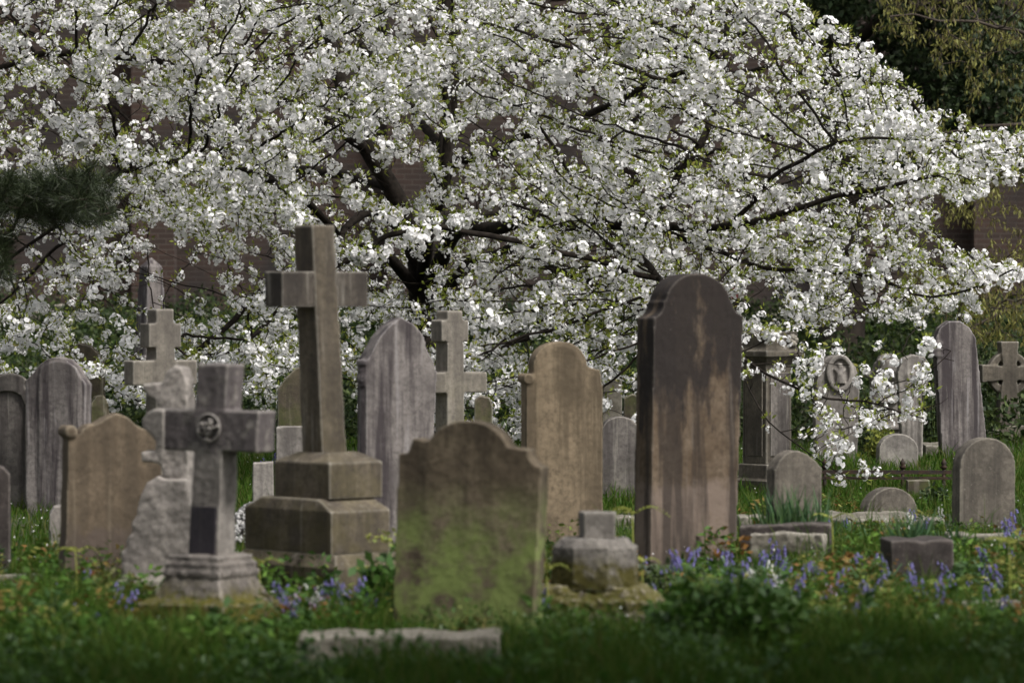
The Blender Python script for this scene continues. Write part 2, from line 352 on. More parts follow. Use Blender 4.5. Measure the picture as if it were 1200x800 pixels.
# sandstone with scroll shoulders
def scroll_extra(bm, W, t):
    for px, py in ((85, 505),):
        x, z = W(px, py); tube(bm, [(x, -.015, z), (x, t + .01, z)], .034, 12)
hs([(76, 690), (83, 512), (94, 512), (97, 505), (105, 497), (114, 496), (126, 489), (138, 484), (150, 490), (158, 498), (166, 503), (180, 505), (188, 520), (186, 690)],
   19.6, 'short brown sandstone headstone with scrolled shoulder and flaking lower face', M['sand'], .11, 24, extra=scroll_extra)
# small stone, rounded, spear leaves in front
hs([(905, 642), (907, 551), (912, 541), (919, 533), (928, 528), (937, 528), (946, 532), (956, 539), (965, 549), (964, 642)], 22.7,
   'small grey headstone with curved pointed top and leaves growing round its foot', M['small'], .12, 20)
hs([(1123, 625), (1124, 550)] + arch(1124, 1192, 548, 513, 16)[1:] + [(1192, 550), (1192, 625)], 24.2,
   'spotted round topped headstone beside the kerb at the right edge', M['small'], .12, 18)
hs([(1013, 608)] + arch(1014, 1078, 604, 571, 16) + [(1078, 608)], 25.8, 'low half buried headstone showing only its round top', M['small'], .11, 25)
# leaning tall grey stone, right
def sh_extra(bm, W, t):
    for y in (402, 409, 416):
        x, z = W(1098, y); box(bm, (x, t / 2, z), (.10, t + .02, .028))
hs([(1106, 538), (1097, 421), (1096, 396), (1101, 384), (1112, 376), (1126, 376), (1137, 384), (1144, 395), (1157, 510), (1158, 538)], 34.6,
   'tall pale grey headstone leaning left behind the blossom sprays', M['streaky'], .13, 10, extra=sh_extra, voxel=.012)
def angel_extra(bm, W, t):
    x, z = W(984, 437); 
    o = [(x + .125 * math.cos(R(a)), z + .17 * math.sin(R(a))) for a in range(0, 361, 20)]; i = [(x + .085 * math.cos(R(a)), z + .125 * math.sin(R(a))) for a in range(0, 361, 20)]
    rim(bm, o, i, -.03, .02)
    tube(bm, [(x, 0, z - .09), (x, -.01, z), (x, -.01, z + .03)], [.05, .035, .02], 8); tube(bm, [(x, -.01, z + .045), (x, -.01, z + .085)], .022, 8)
    tube(bm, [(x - .01, -.01, z), (x - .05, -.01, z + .04)], [.025, .01], 6); tube(bm, [(x + .01, -.01, z), (x + .05, -.01, z + .04)], [.025, .01], 6)
hs([(957, 542), (955, 462), (958, 440)] + arc(981, 442, 25, 26, 165, 15, 14) + [(1008, 460), (1004, 542)], 34.3,
   'pale round topped headstone with carved figure in an oval frame', M['palegrey'], .13, 8, extra=angel_extra, voxel=.011)
def orn_extra(bm, W, t):
    x, z = W(1041, 441); tube(bm, [(x, -.02, z + .16), (x, -.02, z + .05), (x, -.02, z - .02), (x, -.02, z - .05)], [.11, .13, .09, .05], 12)
    x, z = W(1041, 470); box(bm, (x, -.02, z + .0), (.17, .08, .03)); box(bm, (x, -.02, z - .25), (.24, .08, .04))
hs([(1022, 560), (1021, 444), (1014, 441), (1015, 436), (1024, 434), (1026, 425)] + arch(1028, 1054, 425, 414, 8) + [(1057, 436), (1060, 442), (1058, 560)], 36.5,
   'pale ornate headstone with carved urn on its face, behind the blossoms', M['palegrey'], .12, 4, extra=orn_extra, voxel=.012)
def flute_extra(bm, W, t):
    for px in (1064, 1070, 1080):
        x, z = W(px, 430); tube(bm, [(x, 0, -.1), (x, 0, z - .05)], .018, 6)
hs([(1060, 552), (1054, 470), (1052, 437), (1058, 420), (1070, 415), (1084, 418), (1091, 428), (1088, 450), (1080, 468), (1077, 490), (1077, 552)], 34.0,
   'broad pale headstone narrowing downward with fluted face, right of the carved urn stone', M['palegrey'], .12, 6, extra=flute_extra, voxel=.012)
hs([(1030, 552), (1030, 525)] + arch(1030, 1077, 528, 508, 14)[1:] + [(1077, 552)], 32.4,
   'small round topped headstone mottled black and white above the iron rail', M['mottled'], .12, 8, voxel=.011)
hs([(938, 530), (937, 478)] + arch(937, 958, 474, 464, 8) + [(958, 530)], 40, 'slim grey headstone half hidden left of the carved figure stone', M['grey'], .12, 0, voxel=.014)
hs([(706, 592), (706, 505)] + arc(727, 503, 21, 15, 170, 10, 12) + [(748, 505), (748, 592)], 27.3,
   'small dark grey round topped headstone between the tan one and blackened slab', M['grey'], .11, 5)
hs([(731, 540), (731, 466), (741, 461), (752, 466), (752, 540)], 33, 'narrow brown headstone peeping over the small grey one', M['brown'], .12, 0, voxel=.012)
hs([(706, 540), (707, 445), (716, 436), (729, 445), (729, 540)], 35, 'narrow white marble headstone half hidden by blossom', M['slabs'], .12, 0, voxel=.012)
# left group
def join_extra(bm, W, t):
    x0, z0 = W(2, 600)
    out = [W(33, 620), W(33, 460), W(27, 449)] + [W(*p) for p in arc(12, 452, 22, 15, 30, 170, 8)] + [W(-22, 470), W(-22, 620)]
    inn = [W(29, 620), W(29, 475), W(24, 462)] + [W(*p) for p in arc(8, 467, 17, 9, 30, 170, 8)] + [W(-17, 475), W(-17, 620)]
    rim(bm, [(a, max(b, -.2)) for a, b in out], [(a, max(b, -.2)) for a, b in inn], -.03, .02)
hs([(-24, 602), (-24, 470)] + arc(8, 458, 30, 20, 160, 35, 10) + [(36, 458), (38, 480), (38, 602)], 26.2,
   'grey headstone with raised arch border at the left edge, touching its neighbour', M['grey'], .12, 6, extra=join_extra)
def side_extra(bm, W, t):
    pts = [W(45, 620), W(45, 440)] + [W(*p) for p in arch(47, 92, 436, 423, 10)] + [W(94, 440), W(94, 620)]
    slab(bm, [(a, max(b, -.2)) for a, b in pts], -.012, .02)
hs([(30, 604), (28, 446), (38, 437), (44, 428), (56, 420), (66, 418), (78, 421), (88, 429), (94, 440), (101, 450), (100, 604)], 25.8,
   'tall grey round headed headstone right of the bordered one at far left', M['streaky'], .13, -14, extra=side_extra)
hs([(70, 520), (70, 425), (80, 408), (92, 402), (106, 405), (116, 415), (121, 425), (121, 520)], 31, 'brown headstone with mossy top peeping behind the left grey headstones', M['brown'], .14, 0, voxel=.011)
hs([(103, 540), (104, 478), (112, 464), (122, 462), (128, 474), (130, 540)], 29.5, 'rough broken brown headstone behind the brown sandstone one', M['brown'], .14, 12, big=.05, voxel=.011)
hs([(-20, 690), (-19, 552), (-6, 545), (3, 547), (11, 556), (12, 690)], 20.4, 'dark narrow headstone cut off by the left edge', M['block'], .11, 6)
hs([(59, 662), (58, 602), (63, 594), (71, 592), (78, 596), (80, 662)], 22.4, 'low whitish headstone edge peeping left of the brown sandstone one', M['rock'], .16, 8)
# behind the stepped cross
hs([(324, 620), (325, 456), (334, 443), (345, 432), (356, 428), (372, 436), (384, 620)], 28.5, 'dark brown headstone with sloping top behind the tall stepped cross', M['brown'], .12, 0, voxel=.011)
hs([(323, 602), (324, 500), (356, 499), (357, 602)], 25.5, 'plain pale square topped headstone left of the tall cross shaft', M['palegrey'], .12, 3)
hs([(296, 605), (296, 542), (320, 541), (321, 605)], 24.8, 'lowest plain pale square headstone beside the white chippings', M['palegrey'], .12, 3)
hs([(556, 570), (556, 468), (563, 463), (574, 466), (577, 474), (577, 570)], 28.5, 'brown narrow headstone behind the small grey cross near the trunk', M['brown'], .14, 0, voxel=.011)
hs([(1064, 590), (1064, 563), (1090, 562), (1091, 590)], 27.6, 'low brown square headstone under the iron rail', M['brown'], .14, 0)
hs([(1158, 520), (1158, 503), (1171, 503), (1171, 520)], 38.3, 'low grey block headstone left of the ringed cross', M['grey'], .25, 0, voxel=.014)
hs([(1189, 540), (1188, 430), (1196, 424), (1212, 430), (1213, 540)], 41, 'dark headstone at the far right edge behind the ringed cross', M['brown'], .14, 0, voxel=.014)
hs([(61, 378), (62, 357), (74, 356), (74, 378)], 52, 'short white marker post at the foot of the brick wall', M['slabs'], .3, 0, voxel=.02)
hs([(-2, 378), (-2, 357), (8, 356), (8, 378)], 52, 'short white marker at the wall foot on the extreme left', M['slabs'], .3, 0, voxel=.02)
hs([(20, 380), (20, 364), (44, 363), (45, 380)], 52.5, 'low broad grey marker between the two white ones by the wall', M['grey'], .3, 0, voxel=.02)

# ---- crosses
def xform_thing(cx, d, yaw, name, label, cat, group=None):
    x, g = place(cx, d); t = empty(name, (x, d, g), R(yaw)); tag(t, label, cat, group); return t, g
def tall_cross():
    d = 19.5; s = d / F
    t, g = xform_thing(373, d, 43, 'stepped_cross', 'tallest plain stone cross standing on three sloping steps', 'cross', 'stone crosses')
    def zz(y): return H - (y - HY) * s - g
    cs = [(376, .50, .82, -.2, .138, .20, .42, .72), (371, .39, .69, .20, .415, .472, .355, .45), (384.5, .352, .438, .47, .655, .70, .20, .24)]
    for cx, wf, ws, z0, z1, z2, wi, di in cs:
        bm = bmesh.new(); ox = (cx - 373) * s; c = (ox * math.cos(R(43)), -ox * math.sin(R(43)))
        frus(bm, c, z0, z1, wf, ws, wf, ws); frus(bm, c, z1 - .002, z2, wf, ws, wi, di)
        o = link('step', bm, M['tall'], t); weather(o, .008, .006, .003)
    bm = bmesh.new(); ob = (380 - 373) * s; ot = (368 - 373) * s; zb, zt = .69, zz(264)
    def cen(z):
        o_ = ob + (ot - ob) * (z - zb) / (zt - zb); return (o_ * math.cos(R(43)), -o_ * math.sin(R(43)))
    frus(bm, cen(zb), zb, zt, .160, .160, .148, .148, cen(zt))
    o = link('shaft', bm, M['tall'], t); weather(o, .007, .005, .003)
    zc = (zz(318) + zz(360)) / 2; c = cen(zc)
    for sx in (-1, 1):
        bm = bmesh.new(); box(bm, (c[0] + sx * .176, c[1], zc), (.218, .138, .178)); weather(link('arm', bm, M['tallarm'], t), .007, .005, .003)
tall_cross()

def roundel_cross():
    d = 17.4
    t, g = xform_thing(247, d, -31, 'roundel_cross', 'thick grey stone cross with carved roundel on moulded mossy pedestal', 'cross', 'stone crosses')
    bm = bmesh.new(); frus(bm, (0, 0), -.2, .105, .50, .50, .47, .47); frus(bm, (0, 0), .103, .13, .47, .47, .375, .375)
    frus(bm, (0, 0), .128, .235, .375, .375, .29, .29)
    for z, r_ in ((.238, .158), (.272, .148), (.305, .136)):
        box(bm, (0, 0, z), (r_ * 2, r_ * 2, .024))
    box(bm, (0, 0, .27), (.24, .24, .10))
    weather(link('pedestal', bm, M['pedestal'], t), .007, .018, .010, .14, .035)
    bm = bmesh.new(); k1, k2 = (.024 * .857, .024 * .515), (.046 * .857, .046 * .515)
    frus(bm, (0, 0), .30, .80, .168, .13, .155, .13, k1); frus(bm, k1, .79, 1.18, .155, .13, .172, .14, k2)
    frus(bm, (.03, .015), .785, .972, .515, .14, .53, .14, (.034, .018))
    o = link('cross', bm, M['front'], t); weather(o, .007, .010, .005)
    bm = bmesh.new(); slab(bm, [(-.22, .968), (-.22, .79), (-.25, .80), (-.30, .86), (-.345, .885), (-.342, .925), (-.315, .955), (-.27, .972)], -.06, .075)
    weather(link('broken_arm_end', bm, M['rock'], t), .007, .010, .006)
    # carved roundel
    RX = .028; bm = bmesh.new(); cz = .892; pts = [(RX + .062 * math.cos(a), -.058, cz + .062 * math.sin(a)) for a in np.linspace(0, 2 * math.pi, 21)]
    tube(bm, pts, .006, 8, False)
    rnd = random.Random(9)
    for k in range(30):
        a = rnd.uniform(0, 6.28); q = rnd.uniform(.01, .060); a2 = a + rnd.uniform(.3, .9)
        tube(bm, [(RX + q * math.cos(a), -.05, cz + q * math.sin(a)), (RX + q * .9 * math.cos((a + a2) / 2), -.07, cz + q * .9 * math.sin((a + a2) / 2)), (RX + q * math.cos(a2), -.05, cz + q * math.sin(a2))], [.006, .010, .005], 7)
    tube(bm, [(RX, -.055, cz), (RX, -.072, cz)], .014, 8)
    o = link('roundel', bm, M['front'], t)
    bm = bmesh.new(); box(bm, (0, -.068, cz), (.0, .0, .0)) if False else None
    bm = bmesh.new(); frus(bm, (0, -.068), .325, .535, .142, .016, .134, .016, (.008, -.064))
    o = link('plaque', bm, M['slate'], t, False)
roundel_cross()

def double_cross(cx, d, yaw, yt, yu0, yu1, ym0, ym1, w, up, arm, label, mat):
    s = d / F; t, g = xform_thing(cx, d, yaw, 'double_armed_cross', label, 'cross', 'stone crosses')
    def zz(y): return H - (y - HY) * s - g
    bm = bmesh.new(); frus(bm, (0, 0), -.2, zz(yt), w * 1.25, w * 1.25, w * .97, w * .97)
    zu = (zz(yu0) + zz(yu1)) / 2; box(bm, (0, 0, zu), (w + 2 * up, w * .96, zz(yu0) - zz(yu1)))
    zu = (zz(ym0) + zz(ym1)) / 2; box(bm, (0, 0, zu), (w + 2 * arm, w * .96, zz(ym0) - zz(ym1)))
    weather(link('cross', bm, mat, t), .008, .004, .002)
    bm = bmesh.new(); frus(bm, (0, 0), -.2, .16, .6, .5, .58, .48); frus(bm, (0, 0), .155, .32, .44, .36, .40, .32); weather(link('step', bm, mat, t), .01, .006, .003)
double_cross(527, 25, 38, 364, 375, 400, 436, 460, .127, .045, .20, 'slim pale cross with double arms beside the streaked pointed headstone', M['crossgrey'])
double_cross(188, 24, 35, 362, 379, 407, 422, 451, .128, .05, .165, 'pinkish grey cross with double arms rising behind the rocky monument', M['crossgrey'])

def celtic():
    d = 38.5; s = d / F
    t, g = xform_thing(1181, d, 12, 'ringed_cross', 'dark ringed celtic style cross at the far right', 'cross', 'stone crosses')
    def zz(y): return H - (y - HY) * s - g
    bm = bmesh.new(); zc = zz(437)
    sh = [(-.13, -.1), (-.12, zz(505)), (-.085, zc - .14), (-.06, zc), (-.095, zz(400)), (.095, zz(400)), (.06, zc), (.085, zc - .14), (.12, zz(505)), (.13, -.1)]
    slab(bm, sh, -.07, .07); ar = [(-.29, zc - .09), (0, zc - .06), (.29, zc - .09), (.29, zc + .09), (0, zc + .06), (-.29, zc + .09)]; slab(bm, ar, -.07, .07)
    n = 28; o_ = [(.22 * math.cos(2 * math.pi * i / n), zc + .22 * math.sin(2 * math.pi * i / n)) for i in range(n + 1)]; i_ = [(.15 * math.cos(2 * math.pi * i / n), zc + .15 * math.sin(2 * math.pi * i / n)) for i in range(n + 1)]
    rim(bm, o_, i_, -.05, .05)
    weather(link('cross', bm, M['darkped'], t), .011, .006, .003)
    bm = bmesh.new(); frus(bm, (0, 0), -.2, .10, .42, .4, .34, .3); weather(link('step', bm, M['darkped'], t), .012, .006, .003)
celtic()

def rockwork():
    d = 18.7; s = d / F
    t, g = xform_thing(205, d, -12, 'rockwork_cross', 'pale rough rockwork monument with broken cross arm left of the thick cross', 'cross', 'stone crosses')
    def zz(y): return H - (y - HY) * s - g
    pts = [(146, 735), (146, 645), (153, 640), (150, 633), (160, 622), (158, 612), (166, 600), (169, 585), (176, 566), (190, 556), (200, 560), (226, 560), (236, 600), (262, 640), (262, 735)]
    bm = bmesh.new(); slab(bm, [((a - 205) * s, max(-.2, zz(b))) for a, b in pts], -.10, .16)
    frus(bm, (.02, -.02), -.2, .12, .56, .42, .52, .38)
    weather(link('rock_base', bm, M['rock'], t), .008, .022, .010, .12, .04, 14)
    pts = [(196, 580), (193, 545), (186, 542), (168, 541), (166, 530), (185, 527), (187, 513), (186, 470), (174, 464), (168, 451), (186, 448), (193, 450), (197, 438), (208, 428), (216, 430), (224, 446), (226, 580)]
    bm = bmesh.new(); slab(bm, [((a - 205) * s, zz(b)) for a, b in pts], -.06, .08)
    weather(link('cross', bm, M['rock'], t), .007, .020, .009, .08, .03, 10)
rockwork()

def pedestal():
    d = 28.7; s = d / F
    t, g = xform_thing(899, d, 43, 'square_pedestal', 'square dark stone pedestal monument with carved cornice', 'monument')
    bm = bmesh.new()
    frus(bm, (0, 0), -.2, .115, .36, .34, .36, .34); frus(bm, (0, 0), .113, .23, .325, .30, .31, .29); weather(link('base', bm, M['darkped'], t), .009, .006, .003)
    bm = bmesh.new(); frus(bm, (0, 0), .225, 1.0, .275, .25, .27, .245)
    for sx, sy, wx, wy in ((0, -.125, .19, .02), (-.1375, 0, .02, .17)): pass
    weather(link('shaft', bm, M['darkped'], t), .009, .004, .003)
    for nm, x, y, ww, dd in (('panel', 0, -.127, .20, .012), ('panel', -.139, 0, .012, .17)):
        bm = bmesh.new(); box(bm, (x, y, .6), (ww, dd, .62)); weather(link(nm, bm, M['grey'] if x == 0 else M['darkped'], t), .004, 0, .001)  # right-facing panel is paler: its lit side is put into the colour
    bm = bmesh.new(); frus(bm, (0, 0), .97, 1.03, .28, .255, .37, .34); frus(bm, (0, 0), 1.028, 1.075, .40, .37, .40, .37); frus(bm, (0, 0), 1.07, 1.10, .39, .36, .33, .30)
    frus(bm, (0, 0), 1.09, 1.215, .33, .30, .34, .31)
    weather(link('cornice', bm, M['darkped'], t), .009, .006, .003)
    bm = bmesh.new()
    for a in np.linspace(0, 2 * math.pi, 7)[:-1]: tube(bm, [(.10, -.155, 1.15), (.10 + .045 * math.cos(a), -.175, 1.15 + .045 * math.sin(a))], [.018, .02], 7)
    link('rosette', bm, M['darkped'], t)
pedestal()

def obelisk():
    d = 44; s = d / F
    t, g = xform_thing(177, d, 35, 'obelisk', 'grey pointed obelisk rising before the brick wall at left', 'obelisk')
    def zz(y): return H - (y - HY) * s - g
    bm = bmesh.new(); frus(bm, (0, 0), .3, zz(312), .30, .30, .19, .19); frus(bm, (0, 0), zz(312) - .002, zz(302), .19, .19, .02, .02)
    weather(link('shaft', bm, M['streaky'], t), .012, .004, 0)
    bm = bmesh.new(); frus(bm, (0, 0), -.3, .18, .6, .6, .58, .58); frus(bm, (0, 0), .17, .34, .44, .44, .38, .38); weather(link('plinth', bm, M['streaky'], t), .014, .005, 0)
obelisk()

def stump():
    d = 17.6; s = d / F
    t, g = xform_thing(697, d, -8, 'broken_column', 'low broken monument of stacked stones with mossy bottom rock', 'monument')
    def zz(y): return H - (y - HY) * s - g
    bm = bmesh.new(); frus(bm, (0, 0), -.2, zz(700), .58, .34, .60, .36); frus(bm, (0, 0), zz(702), zz(686), .60, .36, .46, .28)
    weather(link('base', bm, M['mossrock'], t), .008, .05, .02, .12, .03)
    bm = bmesh.new(); n = 8
    def poly(z, r_, ry): return [(r_ * math.cos(2 * math.pi * (k + .5) / n), ry * math.sin(2 * math.pi * (k + .5) / n), z) for k in range(n)]
    rings = [[bm.verts.new(p) for p in poly(z, a, b)] for z, a, b in ((zz(690), .215, .17), (zz(640), .205, .165), (zz(630), .16, .13))]
    bm.faces.new(rings[0]); bm.faces.new(rings[-1])
    for a, b in zip(rings, rings[1:]):
        for k in range(n): bm.faces.new((a[k], a[(k + 1) % n], b[(k + 1) % n], b[k]))
    weather(link('drum', bm, M['drum'], t), .008, .022, .008, .12)
    bm = bmesh.new(); box(bm, (.01, 0, (zz(600) + zz(631)) / 2), (.145, .13, .125), .35); weather(link('top_block', bm, M['drum'], t), .007, .016, .006)
stump()

# ---- flat slabs and kerbs
def flat(px0, px1, d, depth, h, label, mat, yaw=0, rough=.03, cat='slab', name='ledger_slab', voxel=.01, z=-.05, group='fallen slabs and kerbs'):
    x, g = place((px0 + px1) / 2, d); wd = (px1 - px0) * d / F
    rnd = random.Random(int(px0 * 7 + d * 31)); bm = bmesh.new(); m = max(4, int(wd / .09)); j = min(.011, h * .2)
    top = [(-wd / 2 + wd * i / m, rnd.uniform(-j, j), h + rnd.uniform(-j, j * .3)) for i in range(m + 1)]
    ring = [[(x_, sy * depth / 2 + dy, zz_) for x_, dy, zz_ in top] for sy in (-1, 1)]
    vt = [[bm.verts.new(p) for p in r_] for r_ in ring]; vb = [[bm.verts.new((p[0], p[1], z)) for p in r_] for r_ in ring]
    for i in range(m):
        bm.faces.new((vt[0][i], vt[0][i + 1], vt[1][i + 1], vt[1][i])); bm.faces.new((vb[0][i], vb[0][i + 1], vb[1][i + 1], vb[1][i]))
        for k in (0, 1): bm.faces.new((vt[k][i], vt[k][i + 1], vb[k][i + 1], vb[k][i]))
    for i in (0, m): bm.faces.new((vt[0][i], vt[1][i], vb[1][i], vb[0][i]))
    o = link(name, bm, mat); o.location = (x, d, g); o.rotation_euler = (R(random.uniform(-1, 1)), R(random.uniform(-1, 1)), R(yaw)); weather(o, voxel, rough, rough * .3, .15)
    tag(o, label, cat, group); FL.append((x, d, wd / 2, depth / 2)); return o
FL = []
flat(352, 588, 15.75, .34, .075, 'long pale rough slab lying in the front grass below the algae covered headstone', M['slabs'], -3)
flat(1038, 1112, 20.0, .30, .215, 'dark squat stone block with pale speckles set in the weeds', M['block'], 6, .012, 'stone block', 'stone_block')
flat(960, 1085, 25.0, .9, .07, 'pale flat ledger slab in front of the low half buried headstone', M['slabs'], 12)
flat(1108, 1185, 23.0, .25, .07, 'grey kerb stone at the foot of the spotted headstone at right', M['slabs'], -4, .02, 'kerb', 'kerb_stone')
flat(865, 897, 24.6, .3, .10, 'small pale rounded slab left of the small pointed headstone', M['slabs'], 0, .03)
flat(868, 975, 21.5, .22, .19, 'dark weathered kerb behind the bluebells near the blackened slab', M['block'], -6, .02, 'kerb', 'kerb_stone')
flat(880, 968, 21.15, .12, .165, 'pale broken kerb piece leaning on the dark weathered kerb', M['slabs'], -14, .05, 'kerb', 'kerb_stone')
flat(720, 765, 25.2, .3, .05, 'small pale slab lying before the small dark grey headstone', M['slabs'], 0, .02)
flat(1090, 1200, 18.4, .3, .06, 'pale flat kerb among weeds at the lower right edge', M['slabs'], 3, .02, 'kerb', 'kerb_stone')
flat(-20, 72, 19.8, .06, .06, 'thin pale kerb edge lying across the left grass', M['slabs'], 0, .008, 'kerb', 'kerb_stone')
flat(1082, 1105, 35.5, .5, .14, 'white slab lying in grass left of the leaning tall headstone', M['slabs'], 0, .02)

FL += [(-.45, 15.25, .45, .35), (.38, 17.2, .36, .28), (-1.38, 17.1, .3, .2)]
def chippings():
    x, g = place(300, 22.2); bm = bmesh.new(); rnd = random.Random(5)
    for i in range(900):
        a, r_ = rnd.uniform(0, 6.28), math.sqrt(rnd.random()); X = .22 * r_ * math.cos(a); Y = .35 * r_ * math.sin(a)
        z = .26 * (1 - r_ * r_) + .02; s = rnd.uniform(.006, .014)
        bmesh.ops.create_icosphere(bm, subdivisions=1, radius=s, matrix=Matrix.Translation((X, Y, z)) @ Matrix.Rotation(rnd.random() * 3, 4, 'X'))
    m = plain('stone_chips', None, .8, stops=[(.05, .05, .05), (.35, .34, .33), (.5, .49, .47), (.12, .11, .11), (.4, .39, .38)])
    o = link('chippings', bm, m, None, False); o.location = (x, 22.2, g - .02); tag(o, 'mound of pale and dark stone chippings behind the thick cross', 'chippings', kind='stuff')
    bm = bmesh.new(); frus(bm, (0, 0), -.2, .27, .40, .64, .1, .2); o = link('grave_mound', bm, M['block']); o.location = (x, 22.2, g - .06); weather(o, .02, .02, 0)
    tag(o, 'low dark grave mound under the stone chippings', 'mound', kind='structure')
    t = empty('orange_flower', (x + .01, 21.95, g + .12)); tag(t, 'single orange flower on the stone chippings', 'flower')
    bm = bmesh.new()
    for k in range(6):
        a = k * 1.05; tube(bm, [(0, 0, .09), (.016 * math.cos(a), -.004, .09 + .016 * math.sin(a)), (.026 * math.cos(a), -.008, .09 + .026 * math.sin(a))], [.004, .010, .003], 6)
    link('petals', bm, M['orange'], t); bm = bmesh.new(); tube(bm, [(0, 0, -.05), (0, 0, .09)], .003, 6); link('stem', bm, M['stem'], t)
chippings()

def board():
    x = (863 - 600) * 50 / F; g = ground(x, 50); t = empty('notice_board', (x, 50, g)); tag(t, 'small red and white board on a post glimpsed behind the blossom', 'sign')
    bm = bmesh.new(); box(bm, (0, 0, .35), (.05, .05, 1.1)); link('post', bm, M['iron'], t, False); z = 1.5 - g
    bm = bmesh.new(); box(bm, (-.03, -.04, z), (.09, .03, .15)); link('red_board', bm, M['red'], t, False)
    bm = bmesh.new(); box(bm, (.06, -.04, z), (.08, .03, .15)); link('white_board', bm, M['slabs'], t, False)
board()

# ---- iron railing
def railing():
    d = 29.0; x, g = place(1036, d); t = empty('iron_railing', (x, d, g), R(-3)); tag(t, 'low rusty iron railing with spiked finials', 'railing')
    s = d / F
    for y, th in ((553, .014), (560, .010)):
        z = H - (y - HY) * s - g; bm = bmesh.new(); box(bm, (0, 0, z), (1.02, .03, th * 2)); link('rail', bm, M['iron'], t, False)
    for px in (967, 1058, 1106):
        X = (px - 1036) * s; zt = H - (548 - HY) * s - g
        bm = bmesh.new(); tube(bm, [(X, 0, -.1), (X, 0, zt)], .014, 8); link('post', bm, M['iron'], t)
        bm = bmesh.new(); tube(bm, [(X, 0, zt - .01), (X, 0, zt + .008), (X, 0, zt + .022), (X, 0, zt + .034), (X, 0, zt + .05), (X, 0, zt + .072)], [.016, .030, .014, .024, .016, .003], 10)
        link('finial', bm, M['iron'], t)
railing()

# ------------------------------------------------------------------ leaf / blade / needle meshes (numpy)
def np_mesh(name, V, nper, mat, parent=None, smooth=False):
    """V: (faces, nper, 3) polygons"""
    n = V.shape[0]; me = bpy.data.meshes.new(name)
    me.vertices.add(n * nper); me.vertices.foreach_set('co', V.astype(np.float32).ravel())
    me.loops.add(n * nper); me.loops.foreach_set('vertex_index', np.arange(n * nper, dtype=np.int32))
    me.polygons.add(n); me.polygons.foreach_set('loop_start', np.arange(n, dtype=np.int32) * nper)
    me.polygons.foreach_set('loop_total', np.full(n, nper, np.int32))
    me.materials.append(mat); me.update(calc_edges=True)
    o = bpy.data.objects.new(name, me); COL.objects.link(o); o.parent = parent
    return o
def idx_mesh(name, V, faces, mat, parent=None, smooth=True):
    """V (n,3), faces (m,4)"""
    me = bpy.data.meshes.new(name); me.vertices.add(len(V)); me.vertices.foreach_set('co', np.asarray(V, np.float32).ravel())
    m = len(faces); k = faces.shape[1]; me.loops.add(m * k); me.loops.foreach_set('vertex_index', faces.astype(np.int32).ravel())
    me.polygons.add(m); me.polygons.foreach_set('loop_start', np.arange(m, dtype=np.int32) * k); me.polygons.foreach_set('loop_total', np.full(m, k, np.int32))
    me.polygons.foreach_set('use_smooth', np.full(m, smooth)); me.materials.append(mat); me.update(calc_edges=True)
    o = bpy.data.objects.new(name, me); COL.objects.link(o); o.parent = parent
    return o
def unit(a): return a / np.maximum(np.linalg.norm(a, axis=-1, keepdims=True), 1e-9)
def leaves(C, D, length, width, fold=.25):
    """rhombic leaves at C pointing along D -> (n,4,3)"""
    n = len(C); D = unit(D); U = unit(np.cross(D, unit(rng.normal(size=(n, 3))))); Nn = np.cross(D, U)
    L_ = np.broadcast_to(np.asarray(length), (n,))[:, None]; W_ = np.broadcast_to(np.asarray(width), (n,))[:, None]
    return np.stack([C, C + D * L_ * .45 + U * W_ / 2 + Nn * W_ * fold, C + D * L_, C + D * L_ * .45 - U * W_ / 2 + Nn * W_ * fold], 1)

# ------------------------------------------------------------------ tree growth (space colonisation)
def grow(seed_pts, seed_par, attr, step=.09, kill=.12, iters=220, jit=.25, droop=0., seed=1):
    rg = np.random.default_rng(seed)
    P = [np.array(p, float) for p in seed_pts]; par = list(seed_par)
    A = np.array(attr, float); alive = np.ones(len(A), bool)
    best = np.full(len(A), 1e9); who = np.zeros(len(A), int)
    new0 = 0
    for it in range(iters):
        NP = np.array(P[new0:])
        if len(NP):
            for c0 in range(0, len(A), 2000):
                dd = np.linalg.norm(A[c0:c0 + 2000, None] - NP[None], axis=2); k = dd.argmin(1); m = dd[np.arange(len(k)), k]
                b = m < best[c0:c0 + 2000]; best[c0:c0 + 2000][b] = m[b]; who[c0:c0 + 2000][b] = k[b] + new0
        alive &= best > kill
        if not alive.any(): break
        new0 = len(P)
        idx = np.where(alive)[0]; w_ = who[idx]; Pn = np.array(P)
        dv = unit(A[idx] - Pn[w_]); order = np.argsort(w_); w_s = w_[order]; dv = dv[order]
        u, st = np.unique(w_s, return_index=True); sm = np.add.reduceat(dv, st, axis=0)
        sm = unit(unit(sm) + jit * rg.normal(size=sm.shape) + np.array([0, 0, droop]))
        for k, node in enumerate(u):
            P.append(P[node] + sm[k] * step); par.append(int(node))
    return np.array(P), np.array(par)
